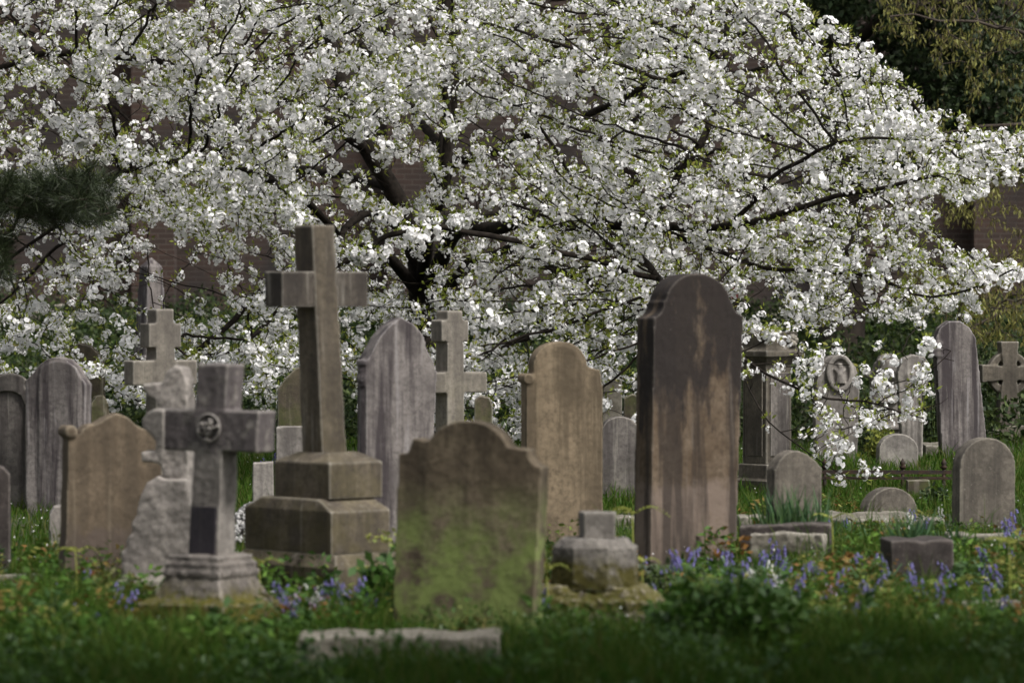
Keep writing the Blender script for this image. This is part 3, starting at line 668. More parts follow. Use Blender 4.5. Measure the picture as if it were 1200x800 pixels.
def limb_seeds(limbs, step=.12, wig=.02):
    """limbs: list of (parent limb index or -1, points); returns seed nodes, parents, min radii"""
    pts, par, rmin, owner = [], [], [], []
    rnd = random.Random(11)
    for li, (pl, pp, r0, r1) in enumerate(limbs):
        pp = [Vector(p) for p in pp]
        if pl < 0: last = -1
        else:
            cand = [i for i, o in enumerate(owner) if o == pl]; last = min(cand, key=lambda i: (Vector(pts[i]) - pp[0]).length)
            pp = [Vector(pts[last])] + pp[1:]
        # catmull-rom
        ext = [pp[0] * 2 - pp[1]] + pp + [pp[-1] * 2 - pp[-2]]; seq = []
        for i in range(1, len(ext) - 2):
            n = max(2, int((ext[i + 1] - ext[i]).length / step))
            for k in range(n):
                t = k / n; a, b, c, d_ = ext[i - 1], ext[i], ext[i + 1], ext[i + 2]
                seq.append(.5 * ((2 * b) + (c - a) * t + (2 * a - 5 * b + 4 * c - d_) * t * t + (3 * b - a - 3 * c + d_) * t ** 3))
        seq.append(pp[-1])
        start = 0 if pl < 0 else 1
        for k, p in enumerate(seq[start:]):
            f = k / max(1, len(seq) - 1); p = p + Vector((mn.noise(p * 2.1), mn.noise(p * 2.1 + Vector((9, 0, 0))), mn.noise(p * 2.1 + Vector((0, 9, 0))))) * wig * 3 * min(1, f * 5)
            pts.append(tuple(p)); par.append(last); rmin.append(r0 + (r1 - r0) * f); owner.append(li); last = len(pts) - 1
    return pts, par, rmin, owner
def radii(P, par, tip=.003, ex=2.4, rmin=None):
    n = len(P); acc = np.zeros(n); leafc = np.zeros(n, int)
    for i in range(n - 1, -1, -1):
        r_ = acc[i] if acc[i] > 0 else tip ** ex
        acc[i] = r_
        if par[i] >= 0: acc[par[i]] += r_
    r = acc ** (1 / ex)
    if rmin is not None:
        k = len(rmin); r[:k] = np.maximum(r[:k] * .75, rmin)
    return r
def tube_arrays(P, par, r, sel, K):
    """one prism per selected node from its parent; side branches start at their own radius"""
    nch = np.zeros(len(P), int); main = -np.ones(len(P), int); best = np.zeros(len(P))
    for i in range(len(P)):
        p = par[i]
        if p >= 0 and r[i] > best[p]: best[p] = r[i]; main[p] = i
    dirs = np.zeros_like(P); has = par >= 0; dirs[has] = unit(P[has] - P[par[has]]); 
    for i in np.where(~has)[0]: dirs[i] = (0, 0, 1)
    S = np.array(sel); p = par[S]; d1 = dirs[S]; d0 = np.where((main[p] == S)[:, None], dirs[p], d1); r0 = np.where(main[p] == S, r[p], r[S] * 1.1); r0 = np.minimum(r0, r[S] * 1.6)
    ref = np.array([.31, .87, .38])
    def ring(C, D, rr):
        U = unit(np.cross(D, ref)); V = np.cross(D, U); a = np.arange(K) * 2 * np.pi / K
        return C[:, None] + rr[:, None, None] * (np.cos(a)[None, :, None] * U[:, None] + np.sin(a)[None, :, None] * V[:, None])
    V = np.concatenate([ring(P[p], d0, r0), ring(P[S], d1, r[S])], 1)  # n,2K,3
    k = np.arange(K); f = np.stack([k, (k + 1) % K, (k + 1) % K + K, k + K], 1)
    n = len(S); Fc = (f[None] + (np.arange(n) * 2 * K)[:, None, None]).reshape(-1, 4)
    return V.reshape(-1, 3), Fc

# blossom cluster templates
def flower(rg, c, n, r_):
    n = unit(n); u = unit(np.cross(n, [.3, .5, .8])); v = np.cross(n, u); q = []
    for cnt, rr, up, ph in ((5, r_, .10, 0), (4, r_ * .72, .42, .5)):
        for k in range(cnt):
            a = 2 * np.pi * (k + ph) / cnt + rg.normal() * .15; dr = np.cos(a) * u + np.sin(a) * v; tn = -np.sin(a) * u + np.cos(a) * v
            wd = rr * (.62 if cnt == 5 else .8)
            q.append([c, c + dr * rr * .6 + tn * wd + n * rr * up * .4, c + dr * rr * 1.02 + n * rr * up * 1.1, c + dr * rr * .6 - tn * wd + n * rr * up * .4])
    return q
def cluster_templates(k=12, nf=(14, 21), R0=.046, fr=.0148):
    T = []
    for i in range(k):
        rg = np.random.default_rng(100 + i); q = []
        for j in range(rg.integers(*nf)):
            dv = unit(rg.normal(size=3) + np.array([0, 0, -.15])); c = dv * R0 * rg.uniform(.6, 1.1) * np.array([1.15, 1.15, .85]); q += flower(rg, c, dv + .16 * rg.normal(size=3), fr * rg.uniform(.85, 1.2))
        T.append(np.array(q))
    return T
def rotmats(n):
    q = rng.normal(size=(n, 4)); q /= np.linalg.norm(q, axis=1, keepdims=True); a, b, c, d = q.T
    return np.stack([1 - 2 * (c * c + d * d), 2 * (b * c - d * a), 2 * (b * d + c * a), 2 * (b * c + d * a), 1 - 2 * (b * b + d * d), 2 * (c * d - b * a), 2 * (b * d - c * a), 2 * (c * d + b * a), 1 - 2 * (b * b + c * c)], 1).reshape(n, 3, 3)
def instance(T, C, sc):
    out = []; pick = rng.integers(0, len(T), len(C))
    for i, t in enumerate(T):
        s = np.where(pick == i)[0]
        if not len(s): continue
        Rm = rotmats(len(s)); out.append((np.einsum('nij,fvj->nfvi', Rm, t) * sc[s][:, None, None, None] + C[s][:, None, None]).reshape(-1, 4, 3))
    return np.concatenate(out)

POLY = [(-420, -330), (850, -330), (900, -60), (938, 0), (985, 36), (1022, 58), (1062, 84), (1070, 104), (1040, 112), (1040, 128), (1085, 130), (1140, 140), (1215, 158), (1215, 205), (1150, 222), (1105, 250),
        (1125, 292), (1205, 312), (1196, 350), (1150, 368), (1126, 400), (1136, 432), (1112, 476), (1065, 498), (1035, 505), (1010, 560), (975, 556), (930, 500), (905, 470), (870, 440), (850, 470), (800, 490), (760, 505),
        (700, 500), (640, 505), (590, 500), (520, 500), (430, 500), (390, 470), (345, 490), (318, 500), (300, 480), (250, 480), (190, 480), (140, 490), (118, 460), (60, 410), (0, 445), (-120, 450), (-400, 400)]
def inpoly(x, y, poly):
    inside = np.zeros(len(x), bool); n = len(poly)
    for i in range(n):
        x0, y0 = poly[i]; x1, y1 = poly[(i + 1) % n]
        c = ((y0 > y) != (y1 > y)) & (x < (x1 - x0) * (y - y0) / (y1 - y0 + 1e-9) + x0); inside ^= c
    return inside

def cherry():
    D = 34.0
    def L(*a): return [PT(*p) for p in a]
    limbs = [
        (-1, L((500, 552, D), (497, 470, D), (494, 400, D), (492, 335, D)), .16, .13),
        (0, L((492, 335, D), (482, 275, 33.8), (458, 215, 33.6), (431, 176, 33.5), (405, 120, 33.5), (388, 40, 33.7), (360, -60, 34)), .10, .03),
        (0, L((494, 330, D), (500, 278, 33.5), (514, 238, 33.2), (524, 200, 33), (527, 150, 33), (520, 90, 32.8), (530, 30, 33)), .07, .018),
        (0, L((493, 340, D), (512, 262, 34.4), (525, 150, 34.8), (530, 60, 35), (522, -60, 35)), .09, .04),
        (0, L((494, 345, D), (530, 280, 33.2), (575, 264, 32.6), (660, 262, 31.6), (760, 262, 30.6), (850, 268, 29.8), (930, 250, 29.4), (1005, 226, 29.2), (1100, 205, 29)), .075, .012),
        (0, L((496, 365, D), (550, 310, 33), (610, 292, 32.2), (660, 318, 31.5), (715, 345, 31), (780, 385, 30.4)), .06, .012),
        (1, L((480, 270, 33.8), (440, 252, 33), (400, 276, 32.3), (360, 322, 31.8), (315, 378, 31.4)), .05, .012),
        (0, L((493, 350, D), (450, 300, 33.5), (405, 306, 33), (340, 325, 32.6), (260, 385, 32.2), (165, 470, 31.8)), .055, .008),
        (4, L((760, 262, 30.6), (860, 300, 29.8), (960, 318, 29.3), (1040, 330, 29), (1110, 345, 28.8), (1190, 322, 28.7)), .022, .006),
        (4, L((700, 262, 31.2), (800, 350, 29), (870, 415, 28), (940, 462, 27.6), (1010, 475, 27.6), (1080, 492, 27.8)), .016, .004),
        (3, L((520, 200, 34.6), (640, 150, 33.5), (760, 100, 32.5), (860, 50, 32), (930, 10, 32)), .05, .012),
        (4, L((760, 262, 30.6), (808, 190, 30.4), (840, 110, 30.5), (855, 20, 30.8)), .022, .01),
        (1, L((431, 176, 33.5), (340, 120, 32.5), (220, 80, 31.8), (90, 60, 31.6), (-60, 90, 31.8)), .05, .012),
        (6, L((400, 276, 32.3), (330, 215, 31.6), (230, 190, 31.2), (120, 215, 31), (20, 300, 31)), .03, .008),
        (1, L((458, 215, 33.6), (360, 200, 35), (240, 220, 36.5), (100, 270, 37.5), (-20, 370, 38)), .05, .01),
        (3, L((512, 262, 34.4), (620, 240, 36), (760, 250, 37.5), (900, 290, 38.5)), .055, .01),
        (3, L((520, 180, 34.7), (430, 60, 37), (330, -40, 38.5), (200, -90, 39)), .045, .01),
        (3, L((524, 120, 34.8), (620, 20, 37), (740, -60, 38.5)), .045, .01),
        (9, L((870, 415, 28), (890, 480, 27.5), (930, 520, 27.2), (985, 562, 27.2), (1030, 560, 27.3)), .007, .003),
        (10, L((760, 100, 32.5), (900, 80, 31), (1000, 90, 30.4), (1060, 105, 30.2)), .02, .006),
        (4, L((850, 268, 29.8), (960, 170, 29), (1060, 165, 28.8), (1190, 160, 28.8)), .02, .005),
    ]
    pts, par, rmin, owner = limb_seeds(limbs)
    # attractors
    N = 42000; px = rng.uniform(-330, 1215, N); py = rng.uniform(-230, 565, N)
    ok = inpoly(px, py, POLY)
    dens = np.ones(N)
    dens *= np.where((px < 330) & (py > 270), .36, 1); dens *= np.where((px < 200) & (py > 70) & (py < 300), .6, 1); dens *= np.where((py > 330), 1.0, 1)
    dens *= np.where((px > 330) & (px < 700) & (py > 400), .8, 1); dens *= np.where(py < -30, .35, 1); dens *= np.where(px < -60, .3, 1)
    dens *= np.where((px > 990) & (py > 230), .5, 1); dens *= np.where((px > 850) & (py > 375), .42, 1); dens *= np.where((px > 152) & (px < 206) & (py > 292) & (py < 372), .08, 1); dens *= np.where((px > 850) & (px < 940) & (py > 398), .12, 1); dens *= np.where((px > 360) & (px < 600) & (py > 150) & (py < 400), .45, 1)
    dens *= np.where((px > 560) & (px < 860) & (py > 250), .95, 1)
    nz = np.array([mn.noise(Vector((x / 85, y / 34, 2.2))) + .5 * mn.noise(Vector((x / 30, y / 18, 7.2))) for x, y in zip(px, py)]); dens *= np.clip(1.0 + 2.4 * nz, np.where((px > 330) & (py < 330), .42, np.where(py < 280, .22, .08)), 1.7)
    ok &= rng.random(N) < dens * .60
    px, py = px[ok], py[ok]; n = len(px)
    q = (px - 545) / 760.; half = 5.2 * np.sqrt(np.clip(1 - q * q, .03, 1)); side = np.where(rng.random(n) < .66, -1, 1)
    s = side * np.sqrt(rng.random(n)) ; Y = 33.6 + s * half
    Y = np.where((px > 780) & (side < 0), rng.uniform(27.2, 31, n), Y); Y = np.where(py > 430, np.minimum(Y, 36), Y)
    Y = np.maximum(Y, np.where((px > 850) & (py > 380), 27., 28.6))
    Y = np.where((px > 860) & (py > 390), rng.uniform(27., 28.6, n), Y)
    A = np.stack([(px - 600) * Y / F, Y, H - (py - HY) * Y / F], 1)
    A = A[A[:, 2] > .18]
    print('attractors', len(A))
    ZS = np.array([1, 1, 1.35]); P, par = grow(np.array(pts) * ZS, par, A * ZS, step=.09, kill=.105, jit=.13, droop=.0); P = P / ZS
    # twigs arch and hang: sag the ends a little
    r = radii(P, par, .0028, 2.45, rmin); print('nodes', len(P), 'trunk r', r[0])
    T = empty('cherry_tree', (pts[0][0], pts[0][1], ground(pts[0][0], pts[0][1]))); tag(T, 'wide spreading cherry tree covered in white double blossom', 'tree')
    base = np.array(T.location); P0 = P - base
    own = np.full(len(P), -1); own[:len(owner)] = owner
    for li in range(len(limbs)):
        sel = [i for i in range(len(owner)) if owner[i] == li and par[i] >= 0]
        V, Fc = tube_arrays(P0, par, r, sel, 10); idx_mesh('trunk' if li == 0 else 'limb', V, Fc, M['bark'], T)
    sel = [i for i in range(len(owner), len(P))]
    V, Fc = tube_arrays(P0, par, r, sel, 5); o = idx_mesh('twigs', V, Fc, M['bark'], T)
    # flowers on the thin wood
    thin = np.where(r < .0085)[0]; thin = thin[rng.random(len(thin)) < .80]; thin = thin[thin >= len(owner) // 3]
    WP = P[thin]; qx = 600 + WP[:, 0] * F / WP[:, 1]; qy = HY + (H - WP[:, 2]) * F / WP[:, 1]; thin = thin[~(((qx > 845) & (qy > 395)) | ((qx > 155) & (qx < 203) & (qy > 296) & (qy < 368))) | (rng.random(len(thin)) < np.where(qx > 935, .8, np.where(qx < 300, .3, .45)))]
    C = P0[thin] + rng.normal(size=(len(thin), 3)) * .022 + np.array([0, 0, -.008])
    cn = np.array([mn.noise(Vector(p) * 1.6) for p in C]); keep = rng.random(len(C)) < np.clip(.9 + 2.2 * cn, .15, 1); C = C[keep]; thin = thin[keep]
    sc = rng.uniform(.6, 1.2, len(C)) * np.clip(1.0 + .9 * np.array([mn.noise(Vector(p) * 3.1 + Vector((5, 5, 5))) for p in C]), .6, 1.6); print('clusters', len(C))
    V = instance(cluster_templates(), C, sc); print('petals', len(V)); ob = np_mesh('blossom', V, 4, M['petal'], T)
    k = 8; Cl = np.repeat(P0[thin], k, 0); Dl = unit(rng.normal(size=Cl.shape) + np.array([0, -.1, .5])); Cl = Cl + Dl * .035
    keep = rng.random(len(Cl)) < .75; Cl, Dl = Cl[keep], Dl[keep]
    V = leaves(Cl, Dl, rng.uniform(.03, .058, len(Cl)), rng.uniform(.014, .026, len(Cl))); np_mesh('leaves', V, 4, M['leaf'], T)
cherry()

# ------------------------------------------------------------------ other trees
def tree(name, label, cat, limbs, A, leafmat, kind, bark, step=.12, kill=.14, tip=.004, ex=2.3, group=None, nleaf=10, lsize=(.05, .02), thinr=.012, seed=2, sides=6):
    pts, par, rmin, owner = limb_seeds(limbs, .2)
    P, par = grow(pts, par, A, step=step, kill=kill, jit=.3, seed=seed)
    r = radii(P, par, tip, ex, rmin)
    T = empty(name, pts[0]); tag(T, label, cat, group); P0 = P - np.array(pts[0])
    sel = [i for i in range(len(owner)) if owner[i] == 0 and par[i] >= 0]
    V, Fc = tube_arrays(P0, par, r, sel, 14); idx_mesh('trunk', V, Fc, bark, T)
    sel = [i for i in range(len(P)) if (i >= len(owner) or owner[i] > 0) and par[i] >= 0]
    V, Fc = tube_arrays(P0, par, r, sel, sides); idx_mesh('branches', V, Fc, bark, T)
    thin = np.where(r < thinr)[0]
    if kind == 'needles':
        C = np.repeat(P0[thin], nleaf, 0); dr = np.zeros_like(P0); dr[par >= 0] = unit(P0[par >= 0] - P0[par[par >= 0]])
        Dv = unit(np.repeat(dr[thin], nleaf, 0) * .9 + .75 * rng.normal(size=C.shape) + np.array([0, 0, .15])); C = C + rng.normal(size=C.shape) * .012
        V = leaves(C, Dv, rng.uniform(.7, 1.2, len(C)) * lsize[0], lsize[1], .0)
    elif kind == 'hang':
        C = np.repeat(P0[thin], nleaf, 0) + rng.normal(size=(len(thin) * nleaf, 3)) * .03
        Dv = unit(np.array([0, 0, -1.0]) + .42 * rng.normal(size=C.shape)); V = leaves(C, Dv, rng.uniform(.6, 1.2, len(C)) * lsize[0], rng.uniform(.7, 1.2, len(C)) * lsize[1])
    else:
        C = np.repeat(P0[thin], nleaf, 0) + rng.normal(size=(len(thin) * nleaf, 3)) * .09
        Dv = unit(rng.normal(size=C.shape) + np.array([0, -.2, -.1])); V = leaves(C, Dv, rng.uniform(.6, 1.3, len(C)) * lsize[0], rng.uniform(.7, 1.3, len(C)) * lsize[1])
    np_mesh('crown', V, 4, leafmat, T)
    return T
def cloud(boxes):
    out = []
    for n, x0, x1, y0, y1, d0, d1 in boxes:
        px = rng.uniform(x0, x1, n); py = rng.uniform(y0, y1, n); d = rng.uniform(d0, d1, n)
        out.append(np.stack([(px - 600) * d / F, d, H - (py - HY) * d / F], 1))
    return np.concatenate(out)
def gp(px, d): x = (px - 600) * d / F; return Vector((x, d, ground(x, d) - .1))
# pine at left: trunk outside the frame
tree('pine_tree', 'dark pine whose needled branch reaches in from the left', 'tree',
     [(-1, [gp(-215, 26), PT(-210, 330, 26), PT(-200, 150, 26), PT(-205, -150, 26), PT(-200, -500, 26)], .16, .05),
      (0, [PT(-205, 250, 26), PT(-110, 262, 25.8), (PT(-30, 250, 25.6)), PT(50, 240, 25.5), PT(110, 228, 25.5)], .04, .006),
      (0, [PT(-205, 330, 26), PT(-120, 330, 25.6), PT(-40, 318, 25.3), PT(5, 305, 25.2)], .03, .006)],
     cloud([(260, -60, 112, 206, 256, 25.0, 26.1), (60, 40, 132, 200, 262, 25.1, 25.9), (60, -80, 10, 270, 330, 24.9, 25.7), (260, -420, -60, -500, 120, 24.6, 27.4), (80, -300, -80, 120, 330, 24.8, 27)]),
     M['pine'], 'needles', M['bark2'], step=.07, kill=.07, tip=.004, nleaf=70, lsize=(.11, .004), thinr=.013)
# bare trunk and evergreens at the top right
tree('dark_trunked_tree', 'thick dark trunk of a broad evergreen behind the cherry at top right', 'tree',
     [(-1, [gp(985, 47), PT(988, 300, 47), PT(990, 100, 47), PT(985, -100, 47), PT(990, -400, 47)], .30, .16),
      (0, [PT(990, 60, 47), PT(1060, 0, 46.6), PT(1120, -60, 46)], .09, .03), (0, [PT(990, 100, 47), PT(900, 10, 46.5), PT(800, -60, 46)], .09, .03)],
     cloud([(420, 1025, 1200, 20, 190, 45.5, 47.5), (700, 700, 1250, -420, -50, 44, 50), (120, 930, 1010, -30, 30, 45, 47), (150, 1120, 1230, 60, 200, 46, 48)]),
     M['ever'], 'leafy', M['bark2'], step=.16, kill=.18, nleaf=34, lsize=(.10, .05), thinr=.016, seed=4)
tree('young_leaved_tree', 'tree with drooping yellow green young leaves reaching in from the right', 'tree',
     [(-1, [gp(1330, 41), PT(1320, 350, 41), PT(1325, 150, 41), PT(1310, -100, 41), PT(1320, -400, 41)], .16, .07),
      (0, [PT(1325, 100, 41), PT(1240, 60, 40.5), PT(1170, 30, 40), PT(1100, 22, 39.6), PT(1040, 20, 39.4)], .035, .008),
      (0, [PT(1325, 200, 41), PT(1230, 150, 40.4), PT(1150, 150, 40), PT(1080, 160, 39.8), PT(1010, 165, 39.6)], .03, .007),
      (0, [PT(1325, 300, 41), PT(1240, 330, 40.4), PT(1180, 365, 40), PT(1120, 390, 39.6)], .025, .006)],
     cloud([(110, 1020, 1260, -20, 60, 38.8, 42), (40, 1090, 1260, 60, 120, 39, 42), (130, 1090, 1240, 150, 260, 39, 41.5), (120, 1000, 1100, 140, 185, 39, 40.5), (190, 1125, 1260, 345, 405, 38.8, 41), (60, 1150, 1250, 260, 345, 39, 41), (300, 1050, 1500, -400, -40, 38, 44), (50, 1060, 1160, 310, 360, 39, 40.5)]),
     M['hang'], 'hang', M['bark2'], step=.10, kill=.11, tip=.0035, nleaf=6, lsize=(.075, .022), thinr=.0085, seed=6)

# ------------------------------------------------------------------ low vegetation
def gz(X, Y): return np.array([ground(x, y) for x, y in zip(X, Y)])
def on_slab(X, Y):
    m = np.zeros(len(X), bool)
    for x, y, a, b in FL: m |= (np.abs(X - x) < a * .97) & (np.abs(Y - y) < b * .97)
    return m
BASES = [(-.20, 16.35, .36, .5), (-1.34, 16.8, .36, .6), (.38, 17.0, .34, .5), (-.98, 18.4, .42, .9), (.85, 20.2, .28, .7), (1.2, 20.0, .3, .6)]
def near_base(X, Y):
    m = np.zeros(len(X), bool)
    for x, y, a, b in BASES: m |= (np.abs(X - x) < a) & (np.abs(Y - y) < b)
    return m
def scatter(n, d0, d1, px0=-160, px1=1360, power=1.0):
    d = 1 / (rng.random(n) ** power * (1 / d0 - 1 / d1) + 1 / d1); px = rng.uniform(px0, px1, n); return (px - 600) * d / F, d
def blades(n, d0, d1, h0, h1, width, tuft=True, px0=-160, px1=1360, thr=None):
    X, Y = scatter(n, d0, d1, px0, px1); ok = ~on_slab(X, Y); X, Y = X[ok], Y[ok]
    t = np.array([mn.noise(Vector((x * 1.7, y * 1.7, 5))) + .5 * mn.noise(Vector((x * 6, y * 6, 1))) for x, y in zip(X, Y)])
    if thr is not None: k = t > thr; X, Y, t = X[k], Y[k], t[k]
    n = len(X); h = (h0 + (h1 - h0) * rng.random(n)) * np.clip(1 + .8 * t, .35, 1.7)
    h = h * np.where(near_base(X, Y), .38, 1)
    B_ = np.stack([X, Y, gz(X, Y) - .01], 1); a = rng.uniform(0, 2 * np.pi, n); S = np.stack([np.cos(a), np.sin(a), np.zeros(n)], 1) * (width * rng.uniform(.6, 1.3, n))[:, None] / 2
    b = rng.uniform(0, 2 * np.pi, n); bend = np.stack([np.cos(b), np.sin(b), np.zeros(n)], 1) * (h * rng.uniform(.1, .75, n))[:, None]; up = np.array([0, 0, 1.])[None] * h[:, None]
    m1 = B_ + up * .55 + bend * .25; tip = B_ + up * (1 - .25 * rng.random(n))[:, None] + bend
    V = np.stack([B_ - S, B_ + S, m1 + S * .8, m1 - S * .8, tip], 1)   # 5 verts
    V = V.reshape(-1, 3); k = np.arange(n) * 5
    quad = np.stack([k, k + 1, k + 2, k + 3], 1); tri = np.stack([k + 3, k + 2, k + 4], 1)
    return V, quad, tri
def blade_mesh(name, parts, mat):
    V = []; Q = []; T = []; o = 0
    for v, q, t in parts: V.append(v); Q.append(q + o); T.append(t + o); o += len(v)
    V = np.concatenate(V); Q = np.concatenate(Q); T = np.concatenate(T)
    me = bpy.data.meshes.new(name); me.vertices.add(len(V)); me.vertices.foreach_set('co', V.astype(np.float32).ravel())
    me.loops.add(len(Q) * 4 + len(T) * 3); me.loops.foreach_set('vertex_index', np.concatenate([Q.ravel(), T.ravel()]).astype(np.int32))
    me.polygons.add(len(Q) + len(T)); ls = np.concatenate([np.arange(len(Q)) * 4, len(Q) * 4 + np.arange(len(T)) * 3]); lt = np.concatenate([np.full(len(Q), 4), np.full(len(T), 3)])
    me.polygons.foreach_set('loop_start', ls.astype(np.int32)); me.polygons.foreach_set('loop_total', lt.astype(np.int32)); me.materials.append(mat); me.update(calc_edges=True)
    o = bpy.data.objects.new(name, me); COL.objects.link(o); return o
o = blade_mesh('grass', [blades(90000, 12.5, 17, .05, .15, .007), blades(26000, 13, 17.8, .09, .24, .007, thr=-.05), blades(90000, 17, 26, .04, .11, .006), blades(5000, 17, 24, .12, .26, .006, thr=.1), blades(90000, 26, 40, .05, .14, .009), blades(30000, 40, 55, .10, .2, .014)], M['grass'])
tag(o, 'long green grass growing all over the churchyard', 'grass', kind='stuff')
def leaf_stuff(name, label, spec, mat, cat='plants'):
    out = []
    for n, d0, d1, px0, px1, hmax, ls, thr in spec:
        X, Y = scatter(n, d0, d1, px0, px1); t = np.array([mn.noise(Vector((x * 2.2, y * 1.4, 8))) for x, y in zip(X, Y)]); k = (t > thr) & ~on_slab(X, Y); X, Y, t = X[k], Y[k], t[k]
        z = gz(X, Y) + hmax * rng.random(len(X)) * np.clip(.5 + 1.4 * (t - thr), .2, 1.3); C = np.stack([X, Y, z], 1)
        Dv = unit(rng.normal(size=C.shape) + np.array([0, -.2, .35])); out.append(leaves(C, Dv, rng.uniform(.5, 1.2, len(C)) * ls, rng.uniform(.35, .6, len(C)) * ls))
    o = np_mesh(name, np.concatenate(out), 4, mat); return tag(o, label, cat, kind='stuff')
leaf_stuff('bank_plants', 'dark green ground cover on the bank before the wall', [(70000, 37, 55, -150, 1350, .38, .09, -.35)], M['bank'], 'ground cover')
def weed_plants():
    pal = np.array([(.05, .11, .015), (.08, .15, .02), (.035, .08, .012), (.12, .16, .03), (.17, .17, .04), (.14, .10, .025), (.15, .075, .02), (.06, .12, .02), (.05, .10, .03), (.10, .14, .025)])
    C, D, Ls, Ws, K = [], [], [], [], []
    for n, d0, d1, px0, px1, hmax, ls in ((420, 16.3, 21.5, 810, 1350, .17, .045), (330, 15.8, 21, -150, 480, .19, .05), (150, 17.4, 23, 560, 860, .15, .04), (160, 21.5, 27, 850, 1350, .10, .04), (170, 13.2, 16.4, -150, 1350, .20, .06)):
        X, Y = scatter(n, d0, d1, px0, px1); ok = ~on_slab(X, Y) & (~near_base(X, Y) | (rng.random(n) < .25))
        for x, y in zip(X[ok], Y[ok]):
            g = ground(x, y); col = pal[rng.integers(len(pal))] if y > 16.3 else pal[[0, 1, 2, 7, 8]][rng.integers(5)]; h = hmax * rng.uniform(.35, 1.25); m = rng.integers(18, 46); sp = rng.uniform(.04, .11); l_ = ls * rng.uniform(.5, 1.35)
            a = rng.uniform(0, 6.28, m); f = rng.random(m); rr = sp * (1.1 - .7 * f); c = np.stack([x + rr * np.cos(a), y + rr * np.sin(a), g + h * f], 1)
            C.append(c); D.append(np.stack([np.cos(a), np.sin(a), rng.uniform(-.3, .8, m)], 1)); Ls.append(l_ * rng.uniform(.7, 1.2, m)); Ws.append(l_ * rng.uniform(.3, .5, m)); K.append(col[None] * rng.uniform(.7, 1.35, (m, 1)))
    C, D, Ls, Ws, K = map(np.concatenate, (C, D, Ls, Ws, K)); V = leaves(C, D, Ls, Ws)
    m = bpy.data.materials.new('weed_foliage'); t, N, L = nodes(m); B = N['Principled BSDF']; at = N.new('ShaderNodeAttribute'); at.attribute_name = 'tint'; L.new(at.outputs[0], B.inputs['Base Color'])
    B.inputs['Roughness'].default_value = .6; B.inputs['Specular IOR Level'].default_value = .2
    tr = N.new('ShaderNodeBsdfTranslucent'); ms = N.new('ShaderNodeMixShader'); ms.inputs[0].default_value = .25; L.new(at.outputs[0], tr.inputs[0]); L.new(B.outputs[0], ms.inputs[1]); L.new(tr.outputs[0], ms.inputs[2]); L.new(ms.outputs[0], N['Material Output'].inputs[0])
    o = np_mesh('weeds', V, 4, m); ca = o.data.color_attributes.new('tint', 'FLOAT_COLOR', 'POINT'); ca.data.foreach_set('color', np.repeat(np.concatenate([K, np.ones((len(K), 1))], 1), 4, 0).astype(np.float32).ravel())
    tag(o, 'low weeds with green, yellow and russet leaves between the graves', 'weeds', kind='stuff')
FL0 = list(FL); FL += [(x, y - .55, a, .5) for x, y, a, b in FL if y < 22]; weed_plants(); FL = FL0
leaf_stuff('clover', 'small fresh leaves mixed through the front grass', [(26000, 13, 17.2, -150, 1350, .13, .026, -.05), (9000, 12.6, 15.2, -150, 1350, .18, .05, .0)], M['broad'], 'ground cover')

# bluebells: one prototype of each colour, copied
def bell_proto(col, mat):
    bm = bmesh.new(); mats = [mat, M['stem'], M['spear']]; rnd = random.Random(col)
    def setm(n0, i):
        bm.faces.ensure_lookup_table()
        for f in bm.faces[n0:]: f.material_index = i
    n0 = len(bm.faces); tube(bm, [(0, 0, 0), (.004, 0, .12), (.012, 0, .22), (.035, 0, .285), (.06, 0, .30)], [.004, .0035, .003, .0025, .002], 5); setm(n0, 1)
    for k in range(9):
        n0 = len(bm.faces); z = .17 + .014 * k; x = .006 + .006 * k * .9; a = k * 2.4; dx, dy = .016 * math.cos(a), .016 * math.sin(a)
        tube(bm, [(x + dx, dy, z + .006), (x + dx * 1.4, dy * 1.4, z - .004), (x + dx * 1.5, dy * 1.5, z - .018), (x + dx * 1.6, dy * 1.6, z - .024)], [.003, .008, .007, .011], 6, False); setm(n0, 0)
    for k in range(6):
        n0 = len(bm.faces); a = k * 1.05 + rnd.random(); L_ = rnd.uniform(.16, .26); c, s = math.cos(a), math.sin(a); w_ = .006
        p = [(0, 0, 0), (L_ * .3 * c, L_ * .3 * s, L_ * .5), (L_ * .6 * c, L_ * .6 * s, L_ * .75), (L_ * .95 * c, L_ * .95 * s, L_ * .6)]; wd = [w_, w_ * 1.2, w_, .001]
        vl = [bm.verts.new((q[0] - s * ww, q[1] + c * ww, q[2])) for q, ww in zip(p, wd)]; vr = [bm.verts.new((q[0] + s * ww, q[1] - c * ww, q[2])) for q, ww in zip(p, wd)]
        for i in range(3): bm.faces.new((vl[i], vl[i + 1], vr[i + 1], vr[i]))
        setm(n0, 2)
    me = bpy.data.meshes.new('bluebell'); bm.to_mesh(me); bm.free()
    for m in mats: me.materials.append(m)
    return me
BM_ = {'blue': bell_proto(1, M['blue']), 'pink': bell_proto(2, M['pink']), 'white': bell_proto(3, M['white'])}
BL = {'blue': ('bluebell', 'bluebell spike with nodding violet blue bells among the grass', 'bluebells flowering among the graves'),
      'pink': ('bluebell', 'pinkish bluebell spike flowering among the blue ones', 'pink bluebells among the graves'),
      'white': ('white_bluebell', 'white flowered bluebell spike among the weeds', 'white bluebells among the graves')}
